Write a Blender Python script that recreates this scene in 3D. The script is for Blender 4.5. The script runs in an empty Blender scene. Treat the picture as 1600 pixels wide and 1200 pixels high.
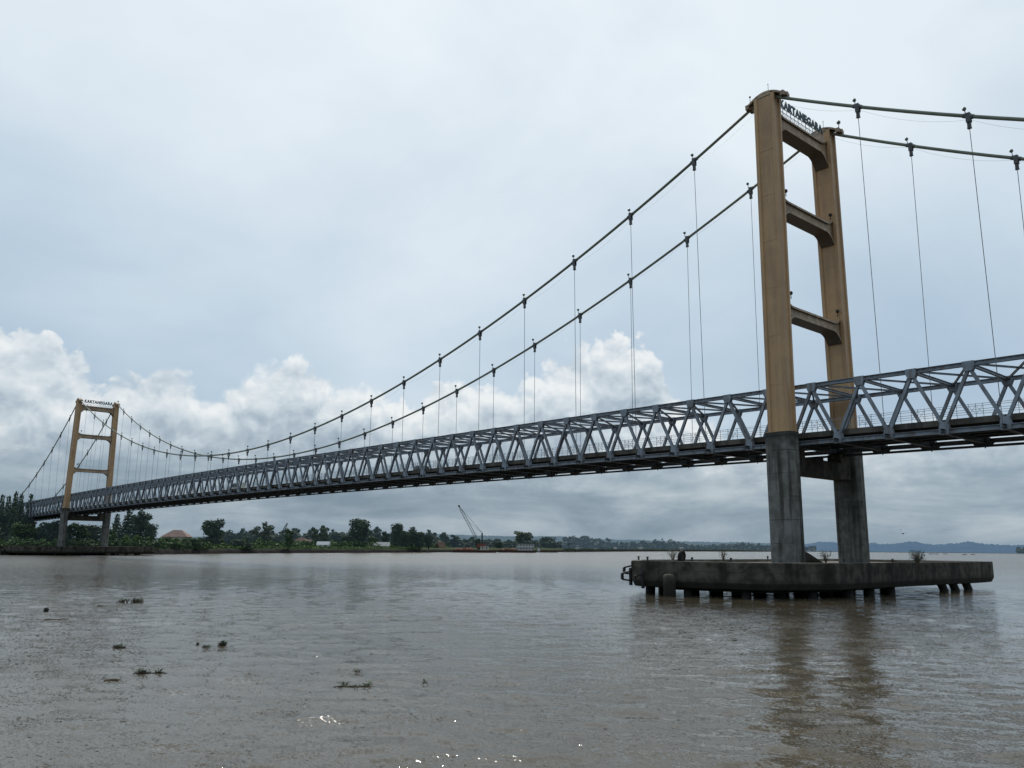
import bpy, math, random
import numpy as np
from mathutils import Vector, Matrix, noise as mnoise
random.seed(7); rs = np.random.RandomState(5)
scene = bpy.context.scene
COL = scene.collection
R = math.radians
# ------------------------------------------------------------------ camera
CX, CY, CZ = 44.562, -82.851, 4.0
YAW, PITCH, ROLL, FPX = 0.84612, 0.19383, 0.009454, 1299.2
_c, _s = math.cos(YAW), math.sin(YAW)
FW = Vector((-_s*math.cos(PITCH), _c*math.cos(PITCH), math.sin(PITCH)))
R0 = Vector((_c, _s, 0)); U0 = R0.cross(FW)
RT = R0*math.cos(ROLL) + U0*math.sin(ROLL)
UP = U0*math.cos(ROLL) - R0*math.sin(ROLL)
cam = bpy.data.objects.new('camera', bpy.data.cameras.new('camera')); COL.objects.link(cam)
m = Matrix((RT, UP, -FW)).transposed().to_4x4(); m.translation = (CX, CY, CZ)
cam.matrix_world = m
cam.data.sensor_width = 36; cam.data.lens = FPX/1600*36
cam.data.clip_start = .5; cam.data.clip_end = 60000
scene.camera = cam
FH = Vector((-_s, _c, 0))

def ray(px, py):
    return (FW + RT*((px-800)/FPX) + UP*((600-py)/FPX))
def spot(px, py, D):
    """survey point: seen at bearing of px, height of py, horizontal distance D"""
    d = ray(px, py); t = D/math.hypot(d.x, d.y)
    return Vector((CX, CY, CZ)) + d*t
def azel(px, py):
    d = ray(px, py).normalized()
    return math.degrees(math.atan2(d.dot(R0), d.dot(FH))), math.degrees(math.asin(d.z))
def ground(px, D, z=0.):
    p = spot(px, 857, D); return Vector((p.x, p.y, z))

# ------------------------------------------------------------------ helpers
class MB:
    def __init__(s): s.v = []; s.f = []
    def add(s, vs, fs):
        b = len(s.v); s.v += [tuple(v) for v in vs]; s.f += [tuple(i+b for i in f) for f in fs]; return s
    def box(s, x0, x1, y0, y1, z0, z1):
        vs = [(x, y, z) for z in (z0, z1) for y in (y0, y1) for x in (x0, x1)]
        return s.add(vs, [(0,2,3,1),(4,5,7,6),(0,1,5,4),(2,6,7,3),(0,4,6,2),(1,3,7,5)])
    def bar(s, a, b, w, h=None, up=(0,0,1)):
        h = h or w; a = Vector(a); b = Vector(b); d = (b-a).normalized(); up = Vector(up)
        if abs(d.dot(up)) > .98: up = Vector((0,1,0))
        x = d.cross(up).normalized(); y = x.cross(d)
        vs = [p + x*i*w/2 + y*j*h/2 for p in (a, b) for i, j in ((-1,-1),(1,-1),(1,1),(-1,1))]
        return s.add(vs, [(0,1,2,3),(7,6,5,4),(0,4,5,1),(1,5,6,2),(2,6,7,3),(3,7,4,0)])
    def ibar(s, a, b, w, h, t=.05, up=(0,0,1)):
        """I section: two flanges and a web"""
        a = Vector(a); b = Vector(b); d = (b-a).normalized(); up = Vector(up)
        if abs(d.dot(up)) > .98: up = Vector((0,1,0))
        x = d.cross(up).normalized(); y = x.cross(d)
        s.bar(a + y*(h/2-t/2), b + y*(h/2-t/2), w, t, up); s.bar(a - y*(h/2-t/2), b - y*(h/2-t/2), w, t, up)
        return s.bar(a, b, t, h-2*t, up)
    def tube(s, pts, r, n=8, caps=True):
        pts = [Vector(p) for p in pts]; rr = r if isinstance(r, (list, tuple)) else [r]*len(pts)
        b = len(s.v); ref = Vector((0,0,1))
        for i, p in enumerate(pts):
            d = (pts[min(i+1, len(pts)-1)] - pts[max(i-1, 0)]).normalized()
            u = d.cross(ref)
            if u.length < .05: u = d.cross(Vector((0,1,0)))
            u.normalize(); w = u.cross(d)
            for k in range(n):
                a = 2*math.pi*k/n; s.v.append(tuple(p + (u*math.cos(a) + w*math.sin(a))*rr[i]))
        for i in range(len(pts)-1):
            for k in range(n):
                k2 = (k+1) % n; s.f.append((b+i*n+k, b+i*n+k2, b+(i+1)*n+k2, b+(i+1)*n+k))
        if caps:
            s.f.append(tuple(b+k for k in range(n))[::-1]); s.f.append(tuple(b+(len(pts)-1)*n+k for k in range(n)))
        return s
    def prism(s, poly, z0, z1, inset=0, poly1=None):
        n = len(poly); top = poly1 or poly
        vs = [(p[0], p[1], z0) for p in poly] + [(p[0], p[1], z1) for p in top]
        fs = [tuple(range(n))[::-1], tuple(range(n, 2*n))] + [(i, (i+1)%n, n+(i+1)%n, n+i) for i in range(n)]
        return s.add(vs, fs)
    def ball(s, c, r, n=8, m_=6, jit=0):
        c = Vector(c); rr = r if hasattr(r, '__len__') else (r, r, r); b = len(s.v)
        for i in range(m_+1):
            t = math.pi*i/m_
            for k in range(n):
                a = 2*math.pi*k/n; q = 1+random.uniform(-jit, jit)
                s.v.append((c.x+rr[0]*q*math.sin(t)*math.cos(a), c.y+rr[1]*q*math.sin(t)*math.sin(a), c.z+rr[2]*q*math.cos(t)))
        for i in range(m_):
            for k in range(n): s.f.append((b+i*n+k, b+(i+1)*n+k, b+(i+1)*n+(k+1)%n, b+i*n+(k+1)%n))
        return s
    def mesh(s, name, mat, smooth=False):
        me = bpy.data.meshes.new(name); me.from_pydata(s.v, [], s.f); me.validate(); me.update()
        if mat: me.materials.append(mat)
        if smooth: me.polygons.foreach_set('use_smooth', [True]*len(me.polygons))
        return me
    def build(s, name, mat, parent=None, smooth=False, label=None):
        o = bpy.data.objects.new(name, s.mesh(name, mat, smooth)); COL.objects.link(o)
        if parent: o.parent = parent
        if label: o['label'] = label
        return o
def empty(name, loc=(0,0,0), rz=0):
    o = bpy.data.objects.new(name, None); COL.objects.link(o); o.location = loc; o.rotation_euler = (0,0,rz)
    o.empty_display_size = .3; return o
def tag(o, label, cat, group=None, kind=None):
    o['label'] = label
    if cat: o['category'] = cat
    if group: o['group'] = group
    if kind: o['kind'] = kind
    return o
def copy_tree(o, parent=None, loc=None):
    c = o.copy(); COL.objects.link(c); c.parent = parent
    if loc is not None: c.location = loc
    for ch in o.children: copy_tree(ch, c)
    return c
def inst(o, parent, loc):
    c = o.copy(); COL.objects.link(c); c.parent = parent; c.location = loc; return c

# ------------------------------------------------------------------ node helpers
class NT:
    def __init__(s, nt): s.nt = nt; s.n = nt.nodes; s.l = nt.links
    def node(s, t, **kw):
        n = s.n.new(t)
        for k, v in kw.items(): setattr(n, k, v)
        return n
    def put(s, inp, v):
        if isinstance(v, bpy.types.NodeSocket): s.l.new(v, inp)
        else: inp.default_value = v
    def math(s, op, a, b=0., c=None, clamp=False):
        n = s.node('ShaderNodeMath', operation=op, use_clamp=clamp); s.put(n.inputs[0], a); s.put(n.inputs[1], b)
        if c is not None: s.put(n.inputs[2], c)
        return n.outputs[0]
    def add(s, a, b): return s.math('ADD', a, b)
    def sub(s, a, b): return s.math('SUBTRACT', a, b)
    def mul(s, a, b): return s.math('MULTIPLY', a, b)
    def smooth(s, v, lo, hi, a=0., b=1.):
        n = s.node('ShaderNodeMapRange', interpolation_type='SMOOTHSTEP')
        s.put(n.inputs[0], v); s.put(n.inputs[1], lo); s.put(n.inputs[2], hi); s.put(n.inputs[3], a); s.put(n.inputs[4], b)
        return n.outputs[0]
    dim = '3D'
    def noise(s, vec, scale, detail=4, rough=.5, lac=2., dist=0.):
        n = s.node('ShaderNodeTexNoise', noise_dimensions=s.dim); s.put(n.inputs['Vector'], vec); s.put(n.inputs['Scale'], scale)
        s.put(n.inputs['Detail'], detail); s.put(n.inputs['Roughness'], rough); s.put(n.inputs['Lacunarity'], lac); s.put(n.inputs['Distortion'], dist)
        return n.outputs[0]
    def vor(s, vec, scale, smoothness=.4, detail=0):
        n = s.node('ShaderNodeTexVoronoi', feature='SMOOTH_F1', voronoi_dimensions='2D'); s.put(n.inputs['Vector'], vec); s.put(n.inputs['Scale'], scale)
        n.inputs['Smoothness'].default_value = smoothness; n.inputs['Detail'].default_value = detail
        return n.outputs['Distance']
    def xyz(s, x, y, z=0.):
        n = s.node('ShaderNodeCombineXYZ'); s.put(n.inputs[0], x); s.put(n.inputs[1], y); s.put(n.inputs[2], z); return n.outputs[0]
    def mapv(s, vec, scale=(1,1,1), loc=(0,0,0), rot=(0,0,0)):
        n = s.node('ShaderNodeMapping'); s.put(n.inputs[0], vec); n.inputs['Scale'].default_value = scale
        n.inputs['Location'].default_value = loc; n.inputs['Rotation'].default_value = rot; return n.outputs[0]
    def ramp(s, fac, stops, interp='LINEAR'):
        n = s.node('ShaderNodeValToRGB'); s.put(n.inputs[0], fac); cr = n.color_ramp; cr.interpolation = interp
        while len(cr.elements) < len(stops): cr.elements.new(.5)
        for e, (p, c) in zip(cr.elements, stops): e.position = p; e.color = (*c, 1) if len(c) == 3 else c
        return n.outputs[0]
    def mix(s, f, a, b, mode='MIX'):
        n = s.node('ShaderNodeMix', data_type='RGBA', blend_type=mode); s.put(n.inputs[0], f)
        for i, v in ((6, a), (7, b)): s.put(n.inputs[i], (*v, 1) if isinstance(v, tuple) and len(v) == 3 else v)
        return n.outputs[2]
def lin(r, g, b):
    return tuple(((c/255)/12.92 if c/255 <= .04045 else ((c/255+.055)/1.055)**2.4) for c in (r, g, b))

def material(name, base, rough=.6, metal=0., spec=.5, nscale=None, var=None, bump=0., streak=None, emis=None, coords='Object', bscale=None):
    """base colour with a noise variation toward var, optional vertical streaks and bump"""
    mt = bpy.data.materials.new(name); mt.use_nodes = True; T = NT(mt.node_tree); b = mt.node_tree.nodes['Principled BSDF']
    b.inputs['Roughness'].default_value = rough; b.inputs['Metallic'].default_value = metal; b.inputs['Specular IOR Level'].default_value = spec
    tc = T.node('ShaderNodeTexCoord').outputs[coords]
    col = (*base, 1)
    if var:
        col = T.mix(T.smooth(T.noise(tc, nscale or 1., 6, .6), .35, .68), base, var)
    if streak:
        sc, dark, amt = streak
        f = T.smooth(T.noise(T.mapv(tc, (sc, sc, sc*.06)), 1., 5, .6), .42, .62)
        f2 = T.noise(tc, .35, 3)
        col = T.mix(T.mul(T.mul(f, T.smooth(f2, .25, .6)), amt), col, dark)
    T.put(b.inputs['Base Color'], col)
    if bump:
        bn = T.node('ShaderNodeBump'); bn.inputs['Strength'].default_value = bump; bn.inputs['Distance'].default_value = .05
        T.put(bn.inputs['Height'], T.noise(tc, bscale or 6., 6, .6)); T.l.new(bn.outputs[0], b.inputs['Normal'])
    if emis:
        b.inputs['Emission Color'].default_value = (*emis, 1); b.inputs['Emission Strength'].default_value = 1.
    return mt

# ------------------------------------------------------------------ world / light
SUN_AZPX, SUN_EL = 700, 47.
sd = ray(SUN_AZPX, 857); SUN_BEAR = math.atan2(sd.x, sd.y)      # clockwise from +y
SUNV = Vector((math.sin(SUN_BEAR)*math.cos(R(SUN_EL)), math.cos(SUN_BEAR)*math.cos(R(SUN_EL)), math.sin(R(SUN_EL))))
w = bpy.data.worlds.new('World'); scene.world = w; w.use_nodes = True
T = NT(w.node_tree); T.dim = '2D'; bg = w.node_tree.nodes['Background']
sky = T.node('ShaderNodeTexSky', sky_type='NISHITA'); sky.sun_disc = False
sky.sun_elevation = R(SUN_EL); sky.sun_rotation = SUN_BEAR; sky.air_density = 1.3; sky.dust_density = 2.; sky.ozone_density = 1.5
dirv = T.node('ShaderNodeTexCoord').outputs['Generated']
def dotv(v):
    n = T.node('ShaderNodeVectorMath', operation='DOT_PRODUCT'); T.put(n.inputs[0], dirv); n.inputs[1].default_value = v; return n.outputs['Value']
az = T.mul(T.math('ARCTAN2', dotv(R0), dotv(FH)), 180/math.pi)
el = T.mul(T.math('ARCSINE', dotv((0,0,1))), 180/math.pi)
P = T.xyz(az, el)
def curve(fac, pts):
    n = T.node('ShaderNodeFloatCurve'); T.put(n.inputs['Value'], fac); c = n.mapping.curves[0]
    pts = sorted(pts); c.points[0].location = pts[0]; c.points[1].location = pts[-1]
    for p in pts[1:-1]: c.points.new(*p)
    n.mapping.update(); return n.outputs[0]
prof = [(-260,560),(-120,535),(0,520),(60,530),(110,562),(160,588),(210,600),(260,577),(300,590),(335,612),(380,592),(430,564),(470,572),(500,580),(535,592),
        (580,622),(640,640),(690,602),(750,595),(805,615),(850,585),(900,556),(955,534),(1000,540),(1042,600),(1085,645),(1160,680),
        (1250,668),(1320,640),(1400,655),(1500,640),(1600,655),(1800,640)]
pp = []
for x, y in prof:
    a, e = azel(x, y); pp.append(((a+45)/90, e/20))
topel = T.mul(curve(T.math('DIVIDE', T.add(az, 45.), 90.), pp), 20.)
# billow displacement of the outline, cauliflower like
warp = T.node('ShaderNodeVectorMath', operation='ADD'); T.put(warp.inputs[0], P)
wn = T.node('ShaderNodeTexNoise', noise_dimensions='2D'); T.put(wn.inputs['Vector'], P); wn.inputs['Scale'].default_value = .35; wn.inputs['Detail'].default_value = 4
wsub = T.node('ShaderNodeVectorMath', operation='MULTIPLY_ADD'); T.put(wsub.inputs[0], wn.outputs['Color']); wsub.inputs[1].default_value = (2.2, 1.6, 0); wsub.inputs[2].default_value = (-1.1, -.8, 0)
T.put(warp.inputs[1], wsub.outputs[0]); PW = warp.outputs[0]
def billow(v):
    a = T.vor(v, .34, .35); b = T.vor(v, .85, .35); c = T.vor(v, 2.1, .4); d = T.noise(v, 2.6, 4, .55)
    s_ = T.add(T.mul(a, -1.5), T.add(T.mul(b, -.75), T.mul(c, -.34)))
    return T.add(s_, T.add(T.mul(d, .28), 1.12))
B0 = billow(PW)
def shifted(dx, dy):
    n = T.node('ShaderNodeVectorMath', operation='ADD'); T.put(n.inputs[0], PW); n.inputs[1].default_value = (dx, dy, 0); return n.outputs[0]
B1 = billow(shifted(.15, .55))
big = T.noise(T.mapv(P, (.10, .16, 1), (3.1, 1.7, 0)), 1., 5, .55)
big1 = T.noise(T.mapv(P, (.10, .16, 1), (3.1, 1.87, 0)), 1., 5, .55)
edge = T.sub(T.add(topel, T.mul(B0, 1.45)), el)
soft = T.smooth(T.noise(T.mapv(P, (.12, .12, 1), (9, 2, 0)), 1., 2), .35, .65, .25, 1.1)
soft = T.add(soft, T.smooth(az, 8., 16., 0., 1.6))
cmask = T.smooth(edge, -.15, soft)
relief = T.add(T.mul(T.sub(B0, B1), .55), T.mul(T.sub(big, big1), 2.8))
rim = T.smooth(edge, 0., 5.5, .36, -.06)
lum = T.add(T.add(.47, T.mul(T.sub(big, .5), .5)), T.add(T.mul(relief, .62), rim))
ccol = T.ramp(lum, [(0., lin(140,159,176)), (.3, lin(168,184,198)), (.55, lin(194,207,217)), (.8, lin(218,226,232)), (1., lin(236,240,242))])
# upper veil
n1 = T.noise(T.mapv(P, (.028, .042, 1), (1.3, .4, 0), (0, 0, R(28))), 1., 5, .5, dist=.4)
n2 = T.noise(T.mapv(P, (.07, .12, 1), (5, 3, 0), (0, 0, R(35))), 1., 6, .55)
sundot = dotv(SUNV); glow = T.smooth(sundot, .55, .98)
veil = T.add(T.add(T.mul(T.sub(n1, .5), 1.05), T.mul(T.sub(n2, .5), .35)), T.mul(glow, .45))
veil = T.add(veil, T.smooth(el, 9., 34., 0., .5))
veil = T.add(veil, T.smooth(az, 14., 34., 0., -.14))
veil = T.add(veil, T.smooth(az, -18., -34., 0., -.16))
vcol = T.ramp(T.add(veil, .12), [(0., lin(163,186,208)), (.32, lin(183,203,220)), (.64, lin(207,222,234)), (1., lin(230,240,247))])
# low stratus
s1 = T.noise(T.mapv(P, (.075, .34, 1), (2.2, 7.1, 0)), 1., 6, .58, dist=.3)
s2 = T.noise(T.mapv(P, (.2, .55, 1), (8.2, 1.1, 0)), 1., 5, .6)
sl = T.add(T.mul(s1, .75), T.mul(s2, .25))
sl = T.add(sl, T.smooth(az, -6., 30., -.05, .05))
sl = T.add(sl, T.smooth(el, 1., 5.5, -.03, .03))
scol = T.ramp(sl, [(.3, lin(114,138,158)), (.46, lin(138,159,176)), (.55, lin(156,174,188)), (.68, lin(180,194,204)), (.8, lin(200,210,218))])
lowm = T.smooth(T.add(el, T.mul(T.sub(s2, .5), 5.)), 3.2, 7.5, 1., 0.)
c1 = T.mix(cmask, vcol, ccol)
c2 = T.mix(lowm, c1, scol)
hz = T.smooth(el, -.2, 1.6, .55, 0.)
c3 = T.mix(hz, c2, lin(136,156,172))
# away from the view: brighter broken cloud
mulc = T.node('ShaderNodeVectorMath', operation='SCALE'); T.put(mulc.inputs[0], c3); mulc.inputs['Scale'].default_value = 10.
fin = T.mix(.93, sky.outputs[0], mulc.outputs[0])
T.put(bg.inputs['Color'], fin); bg.inputs['Strength'].default_value = .1
sun = bpy.data.objects.new('sun', bpy.data.lights.new('sun', 'SUN')); COL.objects.link(sun)
sun.data.energy = 2.; sun.data.angle = R(2.); sun.data.color = (1., .95, .88)
sun.rotation_euler = SUNV.to_track_quat('Z', 'Y').to_euler()
scene.view_settings.view_transform = 'Standard'; scene.view_settings.look = 'None'; scene.view_settings.exposure = 0

# ------------------------------------------------------------------ materials
M = {}
M['steel'] = material('painted blue grey steel', (.27,.31,.35), .5, 0, .4, 1.3, (.20,.23,.26), .15, (2.6, (.115,.075,.05), .6))
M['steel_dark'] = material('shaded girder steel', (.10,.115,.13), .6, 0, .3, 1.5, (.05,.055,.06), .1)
M['tan'] = material('tan painted tower steel', (.52,.325,.165), .5, 0, .3, .45, (.44,.285,.155), .1, (1.1, (.25,.16,.10), .5))
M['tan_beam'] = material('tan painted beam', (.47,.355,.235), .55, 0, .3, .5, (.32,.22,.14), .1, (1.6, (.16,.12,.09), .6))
M['concrete'] = material('stained concrete', (.20,.195,.18), .85, 0, .2, 1.2, (.12,.117,.105), .6, (1.5, (.035,.034,.028), .9))
M['concrete_dark'] = material('dark wet concrete', (.108,.096,.076), .85, 0, .2, 1.1, (.032,.029,.023), .7, (.55, (.018,.017,.013), .85))
M['concrete_top'] = material('worn slab top', (.22,.205,.17), .85, 0, .2, .8, (.13,.10,.075), .4)
M['pile'] = material('wet pile', (.026,.024,.020), .7, 0, .3, 2., (.02,.02,.018), .4)
M['clamp'] = material('clamp casting', (.10,.11,.115), .5, 0, .4, 2., (.06,.06,.055))
M['black'] = material('black steel', (.018,.018,.02), .5, .0, .4, 3., (.03,.025,.02))
M['cable'] = material('cable wrapping', (.20,.225,.165), .5, 0, .4, .8, (.15,.165,.125))
M['wire'] = material('hanger rod', (.16,.165,.17), .45, .3, .4, .5, (.12,.11,.10))
M['rust'] = material('rusty steel', (.16,.08,.045), .8, 0, .3, 2., (.08,.045,.03), .3)
M['deck'] = material('deck concrete edge', (.13,.115,.095), .85, 0, .2, .6, (.075,.066,.055), .4, (1., (.03,.028,.025), .7))
M['rail'] = material('railing paint', (.42,.45,.46), .5, 0, .4, 1., (.2,.2,.19))
M['lamp'] = material('lamp globe', (.16,.19,.16), .35, 0, .5, 2., (.10,.11,.10))
M['letters'] = material('dark teal lettering', (.025,.06,.07), .5, 0, .4, 2., (.04,.07,.08))
M['white'] = material('chalky white paint', (.52,.53,.52), .6, 0, .3, 1., (.45,.46,.45))
M['cream'] = material('cream wall', (.5,.47,.38), .8, 0, .2, .6, (.36,.33,.27))
M['roof_pink'] = material('faded red roof', (.30,.20,.17), .8, 0, .2, .5, (.23,.155,.13))
M['roof_brown'] = material('brown roof', (.17,.11,.085), .8, 0, .2, .5, (.11,.075,.06))
M['roof_grey'] = material('grey sheet roof', (.36,.37,.36), .6, 0, .3, .5, (.25,.26,.25))
M['glass'] = material('dark window glass', (.03,.035,.04), .15, 0, .5)
M['hull'] = material('dark barge hull', (.045,.035,.03), .7, 0, .3, .5, (.09,.04,.03))
M['redpaint'] = material('faded red steel', (.22,.07,.05), .7, 0, .3, .7, (.12,.05,.04))
M['trunk'] = material('tree bark', (.075,.06,.045), .9, 0, .1, 3., (.045,.038,.03))
M['rubber'] = material('black rubber', (.012,.012,.013), .8, 0, .3)
M['carpaint'] = material('dark car paint', (.035,.045,.04), .25, 0, .5)
M['vanpaint'] = material('pale van paint', (.55,.53,.45), .35, 0, .5)
M['bird'] = material('dark feathers', (.02,.02,.022), .8)
M['twig'] = material('dry twigs', (.16,.12,.08), .9, 0, .1, 3., (.09,.07,.05))
M['weathered'] = material('bleached driftwood', (.30,.27,.22), .9, 0, .1, 3., (.2,.18,.15))
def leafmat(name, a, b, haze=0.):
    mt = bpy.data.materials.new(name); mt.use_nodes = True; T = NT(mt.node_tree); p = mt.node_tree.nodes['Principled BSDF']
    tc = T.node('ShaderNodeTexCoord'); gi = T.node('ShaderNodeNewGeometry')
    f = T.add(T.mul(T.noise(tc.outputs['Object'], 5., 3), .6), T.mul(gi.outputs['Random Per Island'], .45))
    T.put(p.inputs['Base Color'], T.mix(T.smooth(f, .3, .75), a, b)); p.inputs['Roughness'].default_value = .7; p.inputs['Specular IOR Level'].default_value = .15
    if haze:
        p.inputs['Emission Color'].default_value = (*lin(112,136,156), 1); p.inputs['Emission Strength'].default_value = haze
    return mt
L = {}
L['dark'] = leafmat('dark foliage', (.018,.034,.015), (.055,.090,.032), .035)
L['mid'] = leafmat('mid green foliage', (.025,.052,.018), (.085,.14,.038), .02)
L['bright'] = leafmat('bright green foliage', (.045,.09,.018), (.12,.19,.04), .02)
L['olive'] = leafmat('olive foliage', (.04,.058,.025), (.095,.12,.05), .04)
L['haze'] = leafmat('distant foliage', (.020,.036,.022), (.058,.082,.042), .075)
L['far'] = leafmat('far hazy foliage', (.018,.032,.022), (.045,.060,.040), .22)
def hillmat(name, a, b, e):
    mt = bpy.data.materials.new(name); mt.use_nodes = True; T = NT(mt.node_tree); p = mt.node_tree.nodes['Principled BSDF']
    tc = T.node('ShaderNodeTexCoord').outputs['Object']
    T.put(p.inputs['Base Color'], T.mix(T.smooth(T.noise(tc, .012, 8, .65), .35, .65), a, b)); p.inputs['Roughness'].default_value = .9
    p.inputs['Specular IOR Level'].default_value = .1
    p.inputs['Emission Color'].default_value = (*e, 1); p.inputs['Emission Strength'].default_value = 1  # aerial haze laid over the hills as a surface glow
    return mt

def joints(mt, pitch, dark, tide=None):
    """thin pour joints and a wet tide band low down"""
    T = NT(mt.node_tree); p = mt.node_tree.nodes['Principled BSDF']; src = p.inputs['Base Color'].links[0].from_socket
    g = T.node('ShaderNodeNewGeometry'); sp = T.node('ShaderNodeSeparateXYZ'); T.put(sp.inputs[0], g.outputs['Position'])
    wob = T.mul(T.sub(T.noise(g.outputs['Position'], .8, 4, .6), .5), .9)
    fr = T.math('FRACT', T.math('DIVIDE', T.add(sp.outputs[2], T.mul(wob, .06)), pitch))
    ln = T.mul(T.math('GREATER_THAN', T.math('ABSOLUTE', T.sub(fr, .5)), .484), T.smooth(T.noise(g.outputs['Position'], .5, 3), .4, .6, .1, .7))
    col = T.mix(ln, src, dark)
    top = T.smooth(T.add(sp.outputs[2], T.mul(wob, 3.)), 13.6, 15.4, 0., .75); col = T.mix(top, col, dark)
    if tide: col = T.mix(T.smooth(T.add(sp.outputs[2], wob), 1.7, .9, 0., .85), col, tide)
    T.put(p.inputs['Base Color'], col)
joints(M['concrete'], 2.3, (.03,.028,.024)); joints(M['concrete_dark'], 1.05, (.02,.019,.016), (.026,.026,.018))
def soffit_shade(mt, dark):  # underside shade painted into the base colour of down-facing faces
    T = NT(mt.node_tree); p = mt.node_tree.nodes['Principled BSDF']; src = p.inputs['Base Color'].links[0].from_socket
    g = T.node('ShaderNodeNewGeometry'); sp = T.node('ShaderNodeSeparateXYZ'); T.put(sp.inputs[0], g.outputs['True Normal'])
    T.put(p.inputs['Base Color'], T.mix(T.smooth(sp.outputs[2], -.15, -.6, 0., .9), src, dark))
soffit_shade(M['tan_beam'], (.07,.055,.042)); soffit_shade(M['deck'], (.03,.028,.026)); soffit_shade(M['steel'], (.05,.055,.06))
# ------------------------------------------------------------------ water
def build_water():
    a0 = YAW
    ang = list(np.linspace(-R(44), R(44), 560))
    side = list(np.linspace(R(44), R(316), 60))[1:-1]
    angs = np.array(ang + side); nA = len(angs)
    rad = [4.]
    while rad[-1] < 260: rad.append(rad[-1]*1.0075 + .002)
    while rad[-1] < 40000: rad.append(rad[-1]*1.06)
    rad = np.array(rad); nR = len(rad)
    A, Q = np.meshgrid(angs, rad)
    # angle measured clockwise from the forward direction
    X = CX + Q*(np.sin(A)*_c - np.cos(A)*_s); Y = CY + Q*(np.sin(A)*_s + np.cos(A)*_c)
    Z = np.zeros_like(X)
    ds = np.maximum(Q*np.where(np.abs(np.minimum(A, 2*np.pi-A)) < R(44.5), R(88)/560, .08), Q*.0075)
    wind = YAW + R(75)
    rr = np.random.RandomState(11)
    for i in range(72):
        lam = .3*(3.4/.3)**rr.rand(); th = wind + rr.randn()*.6
        k = 2*np.pi/lam; amp = .0030*lam**.8*(.6+.8*rr.rand())
        ph = rr.rand()*6.28
        arg = k*(np.cos(th)*X + np.sin(th)*Y) + ph
        fade = np.clip((lam/ds-2.5)/2.5, 0, 1)
        Z += fade*amp*(np.sin(arg) + .25*np.sin(2*arg+.7))
    # gusts: patches of calmer and rougher water
    g = .75+.35*np.sin(X*.06+Y*.035+1.) * np.sin(Y*.05-X*.022) + .15*np.sin(X*.21-Y*.13)
    Z *= g; Z[Q > 300] = 0
    verts = np.stack([X, Y, Z], -1).reshape(-1, 3)
    idx = np.arange(nR*nA).reshape(nR, nA); nxt = np.roll(idx, -1, 1)
    quads = np.stack([idx[:-1], idx[1:], nxt[1:], nxt[:-1]], -1).reshape(-1, 4)
    quads = quads[:, ::-1]
    c = len(verts); verts = np.vstack([verts, [[CX, CY, 0]]])
    faces = quads.tolist() + [(c, int(idx[0, j]), int(nxt[0, j])) for j in range(nA)]
    me = bpy.data.meshes.new('river_water'); me.from_pydata(verts.tolist(), [], faces); me.update()
    me.polygons.foreach_set('use_smooth', [True]*len(me.polygons))
    if me.polygons[0].normal.z < 0: me.flip_normals()
    mt = bpy.data.materials.new('silty river water'); mt.use_nodes = True; T = NT(mt.node_tree); p = mt.node_tree.nodes['Principled BSDF']
    tc = T.node('ShaderNodeTexCoord').outputs['Object']
    big = T.noise(tc, .02, 4, .55)
    T.put(p.inputs['Base Color'], T.mix(T.smooth(big, .3, .7), (.094,.074,.047), (.072,.060,.040)))
    p.inputs['IOR'].default_value = 1.33
    # wind ripples finer than the modelled waves: slopes taken straight from vector noise
    geo = T.node('ShaderNodeNewGeometry')
    def vmul(v, k):
        n = T.node('ShaderNodeVectorMath', operation='MULTIPLY'); T.put(n.inputs[0], v); n.inputs[1].default_value = k; return n.outputs[0]
    def vadd(a_, b_):
        n = T.node('ShaderNodeVectorMath', operation='ADD'); T.put(n.inputs[0], a_); T.put(n.inputs[1], b_); return n.outputs[0]
    def vscale(a_, f):
        n = T.node('ShaderNodeVectorMath', operation='SCALE'); T.put(n.inputs[0], a_); T.put(n.inputs['Scale'], f); return n.outputs[0]
    def slopes(sc, stretch, det, amp, seed, dist=0.):
        n = T.node('ShaderNodeTexNoise'); T.put(n.inputs['Vector'], T.mapv(tc, (1., stretch, 1), (seed, seed*.7, 0), (0, 0, -(YAW+R(9))))); n.inputs['Scale'].default_value = sc
        n.inputs['Detail'].default_value = det; n.inputs['Roughness'].default_value = .6; n.inputs['Distortion'].default_value = dist
        c = vadd(n.outputs['Color'], (-.5, -.5, -.5)); return vmul(c, (amp*.8, amp, 0))
    calm = T.smooth(T.noise(T.mapv(tc, (.018, .05, 1), rot=(0, 0, -YAW)), 1., 5, .6), .38, .6, .55, 1.1)
    sl_ = vadd(vadd(slopes(5.6, 1.6, 4, .62, 3.1), slopes(17., 1.2, 2, .62, 5.5)), vadd(slopes(1.6, 1.9, 3, .26, 8.3, .4), slopes(.45, 2.2, 3, .12, 1.7)))
    gust = T.smooth(T.noise(tc, .35, 3, .6), .47, .66, 0., 1.)
    sl_ = vadd(sl_, vscale(slopes(11., 1.2, 3, 2.0, 2.5), gust))
    vl = T.node('ShaderNodeVectorMath', operation='DISTANCE'); T.put(vl.inputs[0], tc); vl.inputs[1].default_value = (CX, CY, 0)
    sl_ = vscale(sl_, T.mul(calm, T.smooth(vl.outputs['Value'], 70., 300., 1., 2.3)))
    T.put(p.inputs['Roughness'], T.smooth(vl.outputs['Value'], 60., 260., .03, .22))
    nv = T.node('ShaderNodeVectorMath', operation='NORMALIZE'); T.put(nv.inputs[0], vadd(geo.outputs['Normal'], sl_))
    T.l.new(nv.outputs[0], p.inputs['Normal'])
    me.materials.append(mt)
    o = bpy.data.objects.new('water', me); COL.objects.link(o)
    tag(o, 'wide silty brown river with small wind ripples and scattered glints', None, kind='structure')
build_water()

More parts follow.
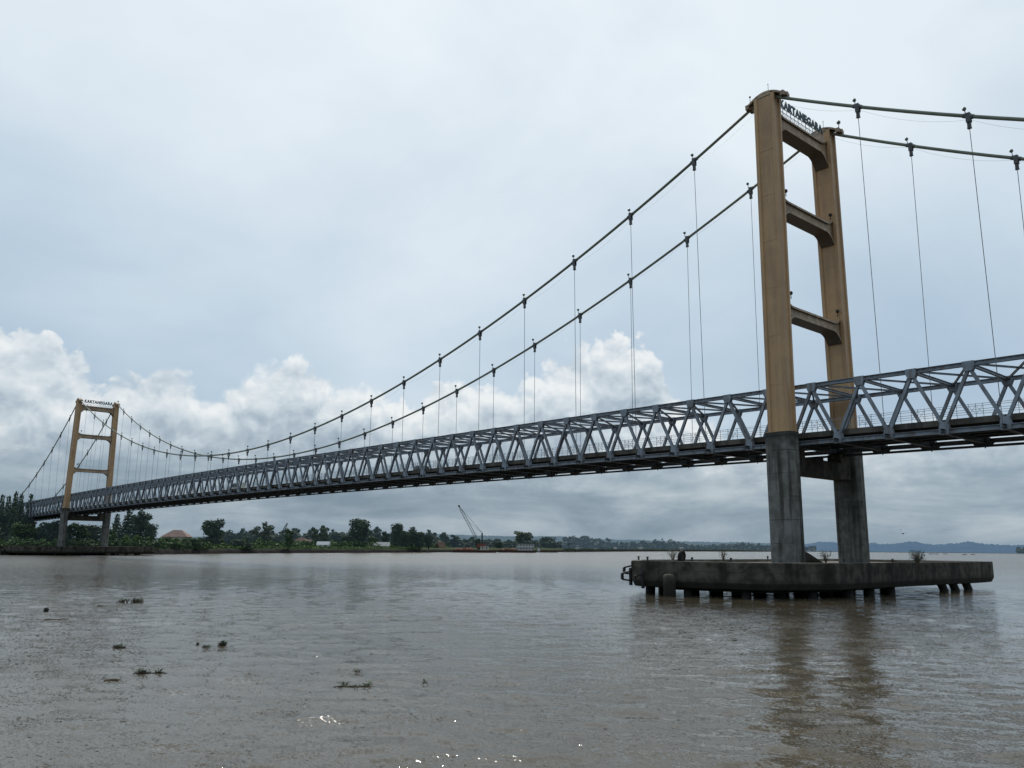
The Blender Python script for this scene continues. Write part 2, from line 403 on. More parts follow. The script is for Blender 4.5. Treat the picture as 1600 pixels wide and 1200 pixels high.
# ------------------------------------------------------------------ land
shore = [(-900,420),(-300,345),(0,318),(120,322),(250,362),(400,425),(580,505),(700,610),(850,730),(930,930),(1000,1150),(1100,1450),(1190,1750),(1250,2250),(1400,2350),(1600,2480),(2100,2500),(2800,2600)]
def shore_D(px):
    for (a, b), (c, d) in zip(shore, shore[1:]):
        if a <= px <= c: return b + (d-b)*(px-a)/(c-a)
    return shore[-1][1]
def build_land():
    offs = [(0,-.6),(1.2,.9),(3.5,1.9),(9,2.4),(28,3.2),(80,3.6),(200,4.),(600,6.),(2500,12.),(9000,30.)]
    pxs = np.arange(-900, 2801, 7.); vs = []; fs = []
    for i, px in enumerate(pxs):
        j = mnoise.noise(Vector((px*.03, 0, 0)))*6 + mnoise.noise(Vector((px*.13, 3, 0)))*2.5
        D0 = shore_D(px)
        for k, (o, z) in enumerate(offs):
            z = z*min(1., max(.15, 1-(px-1150)/90.))
            q = ground(px, D0+o+j*(1 if k < 4 else .3), z + (0 if k == 0 else .35*mnoise.noise(Vector((px*.09, k*2., 1)))))
            vs.append(q)
    n = len(offs)
    for i in range(len(pxs)-1):
        for k in range(n-1): fs.append((i*n+k, (i+1)*n+k, (i+1)*n+k+1, i*n+k+1))
    mb = MB(); mb.add(vs, fs)
    mt = bpy.data.materials.new('river bank soil and grass'); mt.use_nodes = True; T = NT(mt.node_tree); p = mt.node_tree.nodes['Principled BSDF']
    geo = T.node('ShaderNodeNewGeometry'); sp = T.node('ShaderNodeSeparateXYZ'); T.put(sp.inputs[0], geo.outputs['Position'])
    tc = geo.outputs['Position']
    nn = T.noise(tc, .25, 5, .6)
    earth = T.mix(T.smooth(nn, .35, .65), (.012,.011,.010), (.028,.025,.021))
    grass = T.mix(T.smooth(nn, .35, .65), (.022,.045,.014), (.05,.065,.022))
    T.put(p.inputs['Base Color'], T.mix(T.smooth(T.add(sp.outputs[2], T.mul(nn, 1.2)), 2.2, 3.0), earth, grass)); p.inputs['Roughness'].default_value = .95
    p.inputs['Specular IOR Level'].default_value = .1
    o = mb.build('river_bank', mt, smooth=True); tag(o, 'low dark river bank topped with green grass', None, kind='structure')
build_land()

def ridge(name, pts, D, thick, mat, label, rough=1., base=-2, n=420, depth_steps=7):
    vs = []; fs = []; x0, x1 = pts[0][0], pts[-1][0]
    for i in range(n+1):
        px = x0 + (x1-x0)*i/n
        for (a, b), (c, d) in zip(pts, pts[1:]):
            if a <= px <= c:
                t = (px-a)/(c-a); t = t*t*(3-2*t); y = b+(d-b)*t; break
        y += rough*(1.1*mnoise.noise(Vector((px*.05, D*.01, 0))) + .8*mnoise.noise(Vector((px*.22, D*.01, 5))) + .9*mnoise.noise(Vector((px*.35, 1, 5))) + .5*mnoise.noise(Vector((px*1.1, 1, 5))))
        top = spot(px, y, D+thick*.5).z
        for k in range(depth_steps+1):
            t = k/depth_steps; hgt = math.sin(math.pi*min(t, 1)) if k < depth_steps else 0
            jig = 1+.12*mnoise.noise(Vector((px*.12, k*1.7, 3)))
            z = base + (top-base)*hgt*(jig if abs(t-.5) > .08 else 1)
            g = ground(px, D+thick*t); vs.append((g.x, g.y, z))
    m_ = depth_steps+1
    for i in range(n):
        for k in range(depth_steps): fs.append((i*m_+k, (i+1)*m_+k, (i+1)*m_+k+1, i*m_+k+1))
    mb = MB(); mb.add(vs, fs); o = mb.build(name, mat, smooth=True); tag(o, label, None, kind='structure'); return o
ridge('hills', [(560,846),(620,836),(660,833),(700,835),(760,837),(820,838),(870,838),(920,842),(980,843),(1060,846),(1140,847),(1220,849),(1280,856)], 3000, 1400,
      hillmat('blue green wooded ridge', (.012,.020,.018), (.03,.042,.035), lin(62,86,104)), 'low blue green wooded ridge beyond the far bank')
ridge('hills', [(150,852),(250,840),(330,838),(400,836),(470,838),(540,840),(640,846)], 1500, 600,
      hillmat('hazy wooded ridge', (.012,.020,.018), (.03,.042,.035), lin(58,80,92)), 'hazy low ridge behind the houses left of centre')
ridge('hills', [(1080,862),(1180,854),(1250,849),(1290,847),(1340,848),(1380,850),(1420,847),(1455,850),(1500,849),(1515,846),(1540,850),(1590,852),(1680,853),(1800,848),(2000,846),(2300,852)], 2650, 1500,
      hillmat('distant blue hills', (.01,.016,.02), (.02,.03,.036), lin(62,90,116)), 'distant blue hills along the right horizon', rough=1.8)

# ------------------------------------------------------------------ vegetation
def leaf_cloud(lobes, n, size, shell=.55, flat=.6, seed=1):
    r = np.random.RandomState(seed); vol = np.array([l[3]*l[4]*l[5] for l in lobes])**.72; cnt = (n*vol/vol.sum()).astype(int)
    mb = MB()
    for (x, y, z, a, b, c), k in zip(lobes, cnt):
        for _ in range(k):
            d = r.randn(3); d /= np.linalg.norm(d); q = 1-shell*r.rand()**1.6
            # clumping: knobbly surface
            q *= .82 + .32*mnoise.noise(Vector((x+d[0]*1.9, y+d[1]*1.9, z+d[2]*1.9))*2.3)
            c0 = np.array([x, y, z]) + d*q*np.array([a, b, c])
            u = r.randn(3); u[2] *= flat; u /= np.linalg.norm(u); v = np.cross(u, d + .5*r.randn(3)); v /= np.linalg.norm(v)+1e-9
            s = size*(.55+.9*r.rand()); s2 = s*(.35+.4*r.rand())
            mb.add([c0-u*s, c0-v*s2+u*s*.1, c0+u*s, c0+v*s2+u*s*.1], [(0,1,2,3)])
    return mb
def trunk_mb(h, r0, limbs, seed):
    r = random.Random(seed); mb = MB()
    mb.tube([(0,0,-.05), (.01,0,h*.4), (-.01,.01,h*.75), (0,0,h)], [r0*1.3, r0, r0*.8, r0*.5], 7)
    for i in range(limbs):
        a = r.uniform(0, 6.28); z0 = h*r.uniform(.45, .95); l = r.uniform(.15, .32)
        mb.tube([(0,0,z0), (math.cos(a)*l*.5, math.sin(a)*l*.5, z0+l*.45), (math.cos(a)*l, math.sin(a)*l, z0+l*.9)], [r0*.55, r0*.4, r0*.15], 5)
    return mb
PROTO = {}
def proto(name, lobes, n, size, th, tr, limbs, seed, **kw):
    PROTO[name] = (leaf_cloud(lobes, n, size, seed=seed, **kw), trunk_mb(th, tr, limbs, seed))
def rl(seed, k, R_, zlo, zhi, smin, smax, taper=0.):
    r = random.Random(seed); out = []
    for i in range(k):
        z = r.uniform(zlo, zhi); t = (z-zlo)/(zhi-zlo); rr_ = R_*(1-taper*t)*math.sqrt(r.random()); a = r.uniform(0, 6.28); s = r.uniform(smin, smax)
        out.append((rr_*math.cos(a), rr_*math.sin(a), z, s, s, s*.75))
    return out
proto('broad', rl(1, 13, .34, .40, .86, .13, .22, .3)+[(0,0,.55,.3,.3,.28), (0,0,.2,.36,.36,.2)], 3000, .035, .5, .03, 6, 11)
proto('dense', rl(2, 12, .26, .3, .82, .18, .26, .2)+[(0,0,.5,.36,.36,.42), (0,0,.22,.34,.34,.2)], 3400, .033, .4, .035, 5, 12, shell=.4)
proto('sparse', rl(3, 13, .38, .4, .9, .08, .14)+[(0,0,.45,.26,.26,.2), (0,0,.2,.4,.4,.2)], 1700, .035, .7, .022, 10, 13)
proto('bush', rl(4, 8, .3, .2, .72, .16, .26, .3)+[(0,0,.3,.45,.45,.32)], 1500, .045, .25, .025, 4, 14)
cone = []
for i in range(9):
    z = .2+.085*i; s = .19*(1-z)+.03
    for k in range(3):
        a = i*1.1+k*2.1; cone.append((math.cos(a)*s*.9, math.sin(a)*s*.9, z, s*1.1, s*1.1, .07))
proto('conifer', cone, 1900, .028, .93, .016, 0, 15, shell=.9)
proto('tall', rl(6, 9, .2, .35, .88, .11, .18, .2)+[(0,0,.5,.24,.24,.32), (0,0,.18,.26,.26,.18)], 2300, .035, .55, .028, 6, 16)
MESH = {}
def tree(kind, mat, px, ytop, D, wpx, label, name='tree', cat='tree', group=None, zbase=None, rot=None):
    """wpx: overall crown width in photo pixels"""
    if (kind, mat) not in MESH:
        cr, tk = PROTO[kind]; MESH[(kind, mat)] = (cr.mesh('crown', L[mat]), tk.mesh('trunk', M['trunk'], True))
    a, b = MESH[(kind, mat)]
    zb = zbase if zbase is not None else (2.6 if D < 800 else 2.)
    top = spot(px, ytop, D); h = (top.z-zb)/.97
    depth = (top-Vector((CX, CY, CZ))).dot(FW); wm = wpx*depth/FPX
    o = empty(name, (top.x, top.y, zb), random.uniform(0, 6.28) if rot is None else rot)
    sx = wm/{'broad': .96, 'dense': .86, 'sparse': .92, 'bush': .95, 'conifer': .42, 'tall': .62}[kind]
    o.scale = (sx, sx, h)
    for me, nm in ((a, 'crown'), (b, 'trunk')):
        c = bpy.data.objects.new(nm, me); COL.objects.link(c); c.parent = o
    return tag(o, label, cat, group)
# trees left of and behind the far tower
for i, (px, y, lab) in enumerate([(-6,776,'casuarina tree at the far left edge, cut by the frame'), (5,770,'slender casuarina leftmost of the row above the bridge end'), (15,772,'short casuarina second in the row above the bridge end'),
        (26,765,'tallest casuarina spire of the row above the bridge end'), (35,769,'casuarina just right of the tallest spire at the bridge end'), (50,769,'casuarina nearest the far tower, standing apart from the row')]):
    tree('conifer', 'dark', px, y, 372+7*(i % 3), 16, lab, 'casuarina_tree', 'tree', 'casuarinas at the bridge end')
tree('broad', 'dark', 6, 793, 378, 46, 'dark mass of a tree under the casuarinas at the left edge', 'broadleaf_tree')
tree('broad', 'mid', 38, 815, 350, 48, 'green tree under the side span left of the far tower', 'broadleaf_tree')
tree('broad', 'dark', 78, 812, 352, 44, 'dark tree under the side span close to the far tower', 'broadleaf_tree')
tree('broad', 'mid', 124, 816, 356, 46, 'green tree seen between the legs of the far tower, left one', 'broadleaf_tree')
tree('dense', 'dark', 148, 819, 362, 40, 'dark round tree seen between the legs of the far tower, right one', 'broadleaf_tree')
tree('conifer', 'dark', 184, 801, 392, 17, 'small dark pointed conifer just right of the far tower', 'conifer_tree')
tree('conifer', 'dark', 203, 796, 396, 26, 'tall dark conifer beside the big broad tree right of the far tower', 'conifer_tree')
tree('broad', 'dark', 222, 797, 402, 44, 'big dark spreading tree right of the far tower', 'broadleaf_tree')
tree('dense', 'dark', 238, 817, 396, 26, 'low dark tree leaning from the big spreading tree toward the pink roof', 'broadleaf_tree')
bl = ['against the right leg of the far tower', 'second from the far tower', 'third from the far tower', 'below the small conifer', 'below the tall conifer', 'below the big spreading tree', 'left of the pink roofed house', 'in front of the pink roofed house']
for i, px in enumerate([106, 128, 178, 196, 214, 236, 254, 276]):
    tree('bush', 'bright' if i % 3 != 2 else 'mid', px, [842,840,830,832,832,834,836,838][i], 345+i*5, [24,22,26,24,26,24,24,26][i], 'rounded bright green bush on the bank, '+bl[i], 'bush', 'bush', 'rounded bushes along the left bank')
tree('bush', 'mid', 304, 838, 392, 34, 'green bush between the pink roofed house and the broad tree', 'bush', 'bush')
tree('broad', 'dark', 333, 809, 420, 52, 'broad dark tree standing alone under the middle of the span', 'broadleaf_tree')
tree('bush', 'dark', 378, 840, 428, 50, 'low wide dark bush right of the broad lone tree', 'bush', 'bush')
tree('sparse', 'olive', 414, 815, 500, 46, 'thin crowned olive tree with gaps in its foliage', 'broadleaf_tree')
tree('dense', 'haze', 410, 834, 505, 44, 'hazy bush at the foot of the thin crowned olive tree', 'bush', 'bush')
for px, y, D, wd, kd, mt_, lb in ((62,822,358,40,'broad','mid','green tree low behind the dark one under the side span'), (100,818,362,40,'broad','dark','dark tree directly behind the left leg of the far tower'),
        (170,824,372,38,'broad','mid','green tree directly behind the right leg of the far tower'), (262,836,398,32,'bush','mid','green bush covering the left wall of the pink roofed house'), (288,837,398,32,'bush','mid','green bush covering the right wall of the pink roofed house'),
        (360,833,450,26,'broad','haze','hazy tree just right of the broad lone tree'), (388,836,470,28,'broad','haze','hazy tree left of the thin crowned olive tree'), (434,835,520,24,'broad','haze','hazy tree right of the thin crowned olive tree'),
        (470,838,600,30,'broad','haze','low hazy tree behind the brown roofed houses'), (543,836,545,26,'broad','dark','low dark tree touching the left side of the biggest round tree'), (583,838,560,24,'broad','mid','low green tree touching the right side of the biggest round tree')):
    tree(kd, mt_, px, y, D, wd, lb, 'bush' if kd == 'bush' else 'broadleaf_tree', 'bush' if kd == 'bush' else 'tree')
tree('tall', 'mid', 452, 825, 450, 20, 'small upright dark green tree with a small crane jib behind it', 'broadleaf_tree')
tree('tall', 'olive', 493, 823, 520, 17, 'left one of a pair of olive green trees', 'broadleaf_tree')
tree('tall', 'olive', 507, 820, 522, 20, 'right and taller one of a pair of olive green trees', 'broadleaf_tree')
tree('dense', 'haze', 528, 831, 560, 34, 'hazy tree filling the gap left of the big dark round tree', 'broadleaf_tree')
tree('dense', 'dark', 561, 809, 530, 44, 'biggest dark round tree on the far bank', 'broadleaf_tree')
tree('tall', 'haze', 590, 822, 590, 17, 'pale hazy tree just right of the biggest dark round tree', 'broadleaf_tree')
tree('tall', 'dark', 602, 830, 580, 18, 'short dark tree behind the long grey roof', 'broadleaf_tree')
tree('dense', 'dark', 620, 816, 565, 26, 'dark tree with a domed top right of the long grey roof', 'broadleaf_tree')
tree('conifer', 'dark', 645, 822, 572, 24, 'pointed dark tree in the cluster left of the crane', 'conifer_tree')
tree('dense', 'dark', 634, 829, 568, 24, 'low dark tree between the domed and the pointed one', 'broadleaf_tree')
tree('dense', 'dark', 656, 830, 575, 22, 'dark tree right of the pointed one', 'broadleaf_tree')
tree('dense', 'dark', 670, 835, 578, 18, 'last dark tree of the cluster, beside the brown roof', 'broadleaf_tree')
tree('tall', 'haze', 693, 831, 690, 15, 'upright hazy tree right of the brown roof', 'broadleaf_tree')
tree('tall', 'haze', 711, 835, 680, 18, 'hazy tree behind the moored barge, left of the crane', 'broadleaf_tree')
tree('tall', 'dark', 747, 841, 690, 13, 'small dark tree at the foot of the crane', 'broadleaf_tree')
tree('dense', 'dark', 780, 846, 700, 18, 'low dark tree right of the crane', 'broadleaf_tree')
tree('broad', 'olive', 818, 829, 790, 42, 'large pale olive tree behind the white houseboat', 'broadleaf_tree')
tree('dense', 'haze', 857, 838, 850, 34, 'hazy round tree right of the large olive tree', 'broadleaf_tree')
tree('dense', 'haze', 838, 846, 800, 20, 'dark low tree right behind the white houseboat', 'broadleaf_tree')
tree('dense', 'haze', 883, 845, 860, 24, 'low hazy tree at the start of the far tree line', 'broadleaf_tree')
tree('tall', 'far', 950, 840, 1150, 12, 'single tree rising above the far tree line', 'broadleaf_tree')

def foliage_band(name, pxs, dfun, hfun, n, size, mat, label, seed):
    """many leaf clumps heaped along a stretch of shore"""
    r = np.random.RandomState(seed); mb = MB()
    for _ in range(n):
        px = pxs[0] + (pxs[1]-pxs[0])*r.rand(); D, th = dfun(px); D2 = D + th*r.rand(); g = ground(px, D2)
        hmax = hfun(px)*(.6+.55*mnoise.noise(Vector((px*.11, D2*.01, 2)))+.35*mnoise.noise(Vector((px*.45, D2*.02, 7)))+.2)
        z = 2. + max(hmax, .3)*(1-r.rand()**1.7*.95)
        s = size*(.5+r.rand()); u = r.randn(3); u[2] *= .5; u /= np.linalg.norm(u); v = np.cross(u, r.randn(3)); v /= np.linalg.norm(v)
        c0 = np.array([g.x, g.y, z]); mb.add([c0-u*s, c0-v*s*.55, c0+u*s, c0+v*s*.55], [(0,1,2,3)])
    o = mb.build(name, L[mat]); tag(o, label, 'vegetation', kind='stuff'); return o
foliage_band('bank_scrub', (-40,330), lambda p: (shore_D(p)+4, 26), lambda p: 3.2, 9000, .55, 'mid', 'green scrub covering the left bank below the trees', 3)
foliage_band('bank_grass', (300,660), lambda p: (shore_D(p)+5, 22), lambda p: 1.7, 7000, .5, 'bright', 'bright green reeds and grass along the middle of the bank', 4)
foliage_band('bank_scrub', (300,700), lambda p: (shore_D(p)+24, 40), lambda p: 4.6, 8000, .8, 'mid', 'low dark green scrub between the riverside trees in the middle', 14)
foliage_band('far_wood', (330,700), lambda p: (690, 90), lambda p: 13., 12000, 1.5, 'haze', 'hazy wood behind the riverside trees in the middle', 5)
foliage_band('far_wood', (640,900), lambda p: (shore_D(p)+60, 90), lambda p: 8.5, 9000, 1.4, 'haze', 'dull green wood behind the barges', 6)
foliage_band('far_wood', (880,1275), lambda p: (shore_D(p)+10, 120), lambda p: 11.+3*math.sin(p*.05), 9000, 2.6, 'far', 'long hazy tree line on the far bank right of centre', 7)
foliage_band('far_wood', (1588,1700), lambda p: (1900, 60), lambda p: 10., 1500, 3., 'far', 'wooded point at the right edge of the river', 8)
foliage_band('bank_scrub', (-60,110), lambda p: (350, 30), lambda p: 6., 4500, .7, 'dark', 'dark undergrowth beneath the side span at left', 9)

# ------------------------------------------------------------------ BRIDGE
W0 = CZ                                         # heights below were surveyed from the eye
TY = 4.748; PANEL = 5.; HT = 5.83
def zbot(u): return W0 + 11.268 - .3206e-4*(u+135)**2
def ztop(u): return zbot(u) + HT
def cab_y(u):
    t = min(abs((u+135)/135.), 1.); return 5.58 + .55*t**4
def cab_z(u):
    if -270 <= u <= 0: return W0 + 20.34 + (49.4-20.34)*((u+135)/135.)**2
    d = u if u > 0 else -270-u
    return W0 + 49.4 - .575*d + .0021*d*d
bridge = empty('suspension_bridge')
tag(bridge, 'long suspension bridge with two tan towers and a blue grey steel truss deck', 'bridge')
bx = bridge
U0_, U1_ = -370, 100
nb = [U0_+PANEL*i for i in range(int((U1_-U0_)/PANEL)+1)]
for s in (-1, 1):
    y = s*TY
    tops = [U0_+PANEL*(i+.5) for i in range(len(nb)-1)]
    mb = MB()
    for a, b in zip(nb, nb[1:]): mb.ibar((a, y, zbot(a)), (b, y, zbot(b)), .40, .42, .05)
    for a in nb:                                # gusset plates
        z = zbot(a)
        mb.add([(a+dx, y+dy, z+dz) for dy in (-.245, .245) for dx, dz in ((-.4,-.28),(.4,-.28),(.44,.3),(.3,.85),(-.3,.85),(-.44,.3))],
               [(0,1,2,3,4,5),(11,10,9,8,7,6)]+[(i,(i+1)%6+0,(i+1)%6+6,i+6)[::-1] for i in range(6)])
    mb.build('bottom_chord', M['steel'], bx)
    mb = MB()
    for a, b in zip(tops, tops[1:]): mb.ibar((a, y, ztop(a)), (b, y, ztop(b)), .40, .40, .05)
    for a in tops:
        z = ztop(a)
        mb.add([(a+dx, y+dy, z+dz) for dy in (-.24, .24) for dx, dz in ((-.5,.235),(.5,.235),(.5,-.24),(.32,-.66),(-.32,-.66),(-.5,-.24))],
               [(5,4,3,2,1,0),(6,7,8,9,10,11)]+[(i,(i+1)%6,(i+1)%6+6,i+6) for i in range(6)])
    mb.build('top_chord', M['steel'], bx)
# diagonals
diag = []
for s in (-1, 1):
    for i, a in enumerate(nb[:-1]):
        t = a+2.5
        diag.append((s, a, t)); diag.append((s, a+5., t))
def dist(s, a): return math.hypot(a-CX, s*TY-CY)
vis = [d for d in diag if d[1] < 27]; hid = [d for d in diag if d[1] >= 27]
vis.sort(key=lambda d: dist(d[0], d[1]))
def dbar(mb, s, a, t):
    y = s*TY; mb.ibar((a, y, zbot(a)+.3), (t, y, ztop(t)-.3), .29, .27, .05, up=(0,1,0))
for s, a, t in vis[:100]:
    mb = MB(); dbar(mb, s, a, t); mb.build('truss_diagonal', M['steel'], bx)
mb = MB()
for s, a, t in vis[100:]+hid: dbar(mb, s, a, t)
o = mb.build('truss_diagonal', M['steel'], bx); o['kind'] = 'stuff'
# top struts and lateral bracing
for i, t in enumerate(tops):
    mb = MB().ibar((t, -TY+.22, ztop(t)), (t, TY-.22, ztop(t)), .26, .3, .04); mb.build('top_strut', M['steel'], bx)
    if i < len(tops)-1:
        t2 = tops[i+1]; mb = MB(); mb.ibar((t+.2, -TY+.25, ztop(t)+.02), (t2-.2, TY-.25, ztop(t2)+.02), .17, .17, .03)
        mb.ibar((t+.2, TY-.25, ztop(t)-.02), (t2-.2, -TY+.25, ztop(t2)-.02), .17, .17, .03); mb.build('top_bracing', M['steel'], bx)
for i, a in enumerate(nb):
    z = zbot(a)
    mb = MB(); mb.ibar((a, -4.5, z+.02), (a, 4.5, z+.02), .4, .62, .05)
    for q in (-1, 1):
        mb.ibar((a, q*4.98, z+.0), (a, q*5.75, z+.0), .3, .3, .04)
        mb.tube([(a, q*5.62, z-.4), (a, q*5.62, z+.05)], .06, 6)
    mb.add([(a-1.15, 4.3, z-.1), (a+1.15, 4.3, z-.1), (a+.7, 4.5, z-.42), (a-.9, 4.5, z-.42), (a-1.15, 4.42, z-.1), (a+1.15, 4.42, z-.1), (a+.7, 4.62, z-.42), (a-.9, 4.62, z-.42)],
           [(0,1,2,3),(7,6,5,4),(0,4,5,1),(2,6,7,3),(1,5,6,2),(3,7,4,0)])
    mb.tube([(a, 4.62, z-.72), (a, 4.62, z-.5)], .06, 6)
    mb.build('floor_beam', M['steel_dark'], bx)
mb = MB()
for a, b in zip(nb, nb[1:]): mb.bar((a, 4.62, zbot(a)-.5), (b, 4.62, zbot(b)-.5), .3, .22)
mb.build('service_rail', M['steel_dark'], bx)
mb = MB()
for y in (-3., -1., 1., 3.):
    for a, b in zip(nb, nb[1:]): mb.ibar((a+.03, y, zbot(a)+.36), (b-.03, y, zbot(b)+.36), .28, .42, .04)
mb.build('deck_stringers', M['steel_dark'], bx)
def sweep(mb, prof, step=PANEL):
    us = nb; n = len(prof); b = len(mb.v)
    for u in us:
        for y, dz in prof: mb.v.append((u, y, zbot(u)+dz))
    for i in range(len(us)-1):
        for k in range(n): mb.f.append((b+i*n+k, b+(i+1)*n+k, b+(i+1)*n+(k+1)%n, b+i*n+(k+1)%n))
    mb.f.append(tuple(range(b, b+n))[::-1]); mb.f.append(tuple(range(b+(len(us)-1)*n, b+len(us)*n)))
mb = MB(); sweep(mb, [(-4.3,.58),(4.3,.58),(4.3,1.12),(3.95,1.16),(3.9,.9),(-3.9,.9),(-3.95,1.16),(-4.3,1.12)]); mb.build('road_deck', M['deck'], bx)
asph = material('road asphalt', (.05,.05,.052), .9, 0, .2, 2., (.035,.035,.036), .3)
mb = MB(); sweep(mb, [(-3.88,.905),(3.88,.905),(3.88,.93),(-3.88,.93)]); mb.build('road_surface', asph, bx)
for s in (-1, 1):
    mb = MB(); y = s*4.12
    for h in (.32, .52, .72, 1.02, 1.2):
        for a, b in zip(nb, nb[1:]): mb.bar((a, y, zbot(a)+1.1+h), (b, y, zbot(b)+1.1+h), .032, .032)
    for a in nb[:-1]:
        for d, hh in ((.9, 1.2), (1.9, 1.25), (2.5, 1.25), (3.1, 1.25), (4.1, 1.2)):
            z = zbot(a+d)+1.1; mb.bar((a+d, y, z), (a+d, y, z+hh), .036)
        z = zbot(a+2.5)+1.1
        for x0, x1 in ((1.95, 2.45), (2.55, 3.05)):
            for q in ((x0, x1), (x1, x0)): mb.bar((a+q[0], y, z+.34), (a+q[1], y, z+1.0), .022)
    mb.build('railing', M['rail'], bx)
# main cables, hangers
for s in (-1, 1):
    us = [-385+2.5*i for i in range(int(500/2.5)+1)]
    us = [u for u in us if -368 <= u <= 98]
    MB().tube([(u, s*cab_y(u), cab_z(u)) for u in us], .17, 10).build('main_cable', M['cable'], bx, True)
    mb = MB()                                  # thin lamp wire sagging under the cable
    us2 = [u for u in range(-360, 91, 10)]
    for a, b in zip(us2, us2[1:]):
        pts = []
        for k in range(9):
            t = k/8; u = a+(b-a)*t; pts.append((u, s*(cab_y(u)-.25), cab_z(a)*(1-t)+cab_z(b)*t - .25 - 2.6*t*(1-t)))
        mb.tube(pts, .008, 4, False)
    mb.build('lamp_wire', M['wire'], bx)
    for u in range(-360, 91, 10):
        if u in (0, -270): continue
        if u > 45: continue
        y = s*cab_y(u); z = cab_z(u)
        zb_ = zbot(u)-.05; yb = s*5.62
        mb = MB()
        mb.tube([(u, y, z-1.15), (u, yb, zb_)], .032, 6)
        h = mb.build('hanger', M['wire'], bx)
        mb = MB(); du = 1.; sl = (cab_z(u+du)-cab_z(u-du))/2.
        mb.tube([(u-.42, y, z-.42*sl), (u+.42, y, z+.42*sl)], .215, 10)
        mb.box(u-.2, u+.2, y-.2, y-.12, z-.62, z+.3); mb.box(u-.2, u+.2, y+.12, y+.2, z-.62, z+.3)
        mb.prism([(u-.15, y-.11), (u+.15, y-.11), (u+.15, y+.11), (u-.15, y+.11)], z-1.15, z-.5)
        mb.box(u-.17, u+.17, y-.13, y+.13, z-1.22, z-1.1)
        mb.build('cable_clamp', M['clamp'], h)
        mb = MB().tube([(u-.25, y-.1*s, z+.3), (u-.3, y-.1*s, z+.75)], .04, 6); mb.ball((u-.32, y-.1*s, z+.88), .19, 8, 6)
        mb.build('lamp', M['lamp'], h, True)
# towers
SPLAY0, SPLAY1 = 6.75, 6.08
ZC = W0+11.65; ZT = W0+49.2
def leg_y(z): return SPLAY0 + (SPLAY1-SPLAY0)*(z-W0)/(ZT-W0)
def leg_section(a, b):
    """box column with flange strips at the corners and recessed panels"""
    r_ = .17; q = .36
    pts = []
    for sx, sy in ((-1,-1),(1,-1),(1,1),(-1,1)):
        if (sx, sy) == (-1,-1): pts += [(-a, -b+q*.7), (-a, -b), (-a+q, -b), (-a+q+.05, -b+r_)]
        if (sx, sy) == (1,-1): pts += [(a-q-.05, -b+r_), (a-q, -b), (a, -b), (a, -b+q*.7)]
        if (sx, sy) == (1,1): pts += [(a, b-q*.7), (a, b), (a-q, b), (a-q-.05, b-r_)]
        if (sx, sy) == (-1,1): pts += [(-a+q+.05, b-r_), (-a+q, b), (-a, b), (-a, b-q*.7)]
    # recess on the two end faces
    out = []
    for i, p in enumerate(pts):
        out.append(p)
        if i == 7: out += [(a-r_, -b+q*.7+.05), (a-r_, b-q*.7-.05)]
        if i == 15: out += [(-a+r_, b-q*.7-.05), (-a+r_, -b+q*.7+.05)]
    return out
def fluted(a, b, n=48):
    """rounded rectangle column with shallow vertical flutes"""
    out = []
    for i in range(n):
        t = 2*math.pi*i/n; c, s = math.cos(t), math.sin(t); k = 1/(abs(c)**3.2+abs(s)**3.2)**(1/3.2)
        fl = 1-.045*(.5+.5*math.cos(t*12))
        out.append((a*c*k*fl, b*s*k*fl))
    return out
def beam_mb(x, z1, z0, halfspan, width, flare=1.6, up=.55):
    """arched cross beam: haunched below, slightly flared above"""
    mb = MB(); n = 22; prof = []
    for i in range(n+1):
        y = -halfspan + 2*halfspan*i/n; e = max(0, (abs(y)-(halfspan-1.6))/1.6)**1.8
        prof.append((y, z1+up*max(0, (abs(y)-(halfspan-1.3))/1.3)**1.6, z0-flare*e))
    hw = width/2
    for xs in (-1, 1):
        xo, xi = x+xs*hw, x+xs*(hw-.24)
        for (y0, t0, b0), (y1, t1, b1) in zip(prof, prof[1:]):     # outer flanges top and bottom strips and web
            for (za0, za1, zb0, zb1, xx) in ((t0, t1, t0-.22, t1-.22, xo), (t0-.22, t1-.22, b0+.62*(t0-b0)*.0+.30, b1+.30, xi), (b0+.30, b1+.30, b0, b1, xo)):
                q = [(xx, y0, za0), (xx, y1, za1), (xx, y1, zb1), (xx, y0, zb0)]
                mb.add(q if xs < 0 else q[::-1], [(0,1,2,3)])
            for zz0, zz1 in ((t0-.22, t1-.22), (b0+.30, b1+.30)):
                q = [(xi, y0, zz0), (xi, y1, zz1), (xo, y1, zz1), (xo, y0, zz0)]; mb.add(q, [(0,1,2,3)])
    for (y0, t0, b0), (y1, t1, b1) in zip(prof, prof[1:]):
        mb.add([(x-hw, y0, t0), (x+hw, y0, t0), (x+hw, y1, t1), (x-hw, y1, t1)], [(0,1,2,3)])
        mb.add([(x-hw, y0, b0), (x+hw, y0, b0), (x+hw, y1, b1), (x-hw, y1, b1)], [(3,2,1,0)])
    return mb
LETTERS = 'KARTANEGARA'
def text_mesh(txt, size):
    cu = bpy.data.curves.new('lettering', 'FONT'); cu.body = txt; cu.size = size; cu.extrude = .04; cu.offset = .05*size; cu.space_character = 1.12
    cu.align_x = 'CENTER'; o = bpy.data.objects.new('tmp', cu); COL.objects.link(o)
    dg = bpy.context.evaluated_depsgraph_get(); me = bpy.data.meshes.new_from_object(o.evaluated_get(dg)); bpy.data.objects.remove(o)
    return me
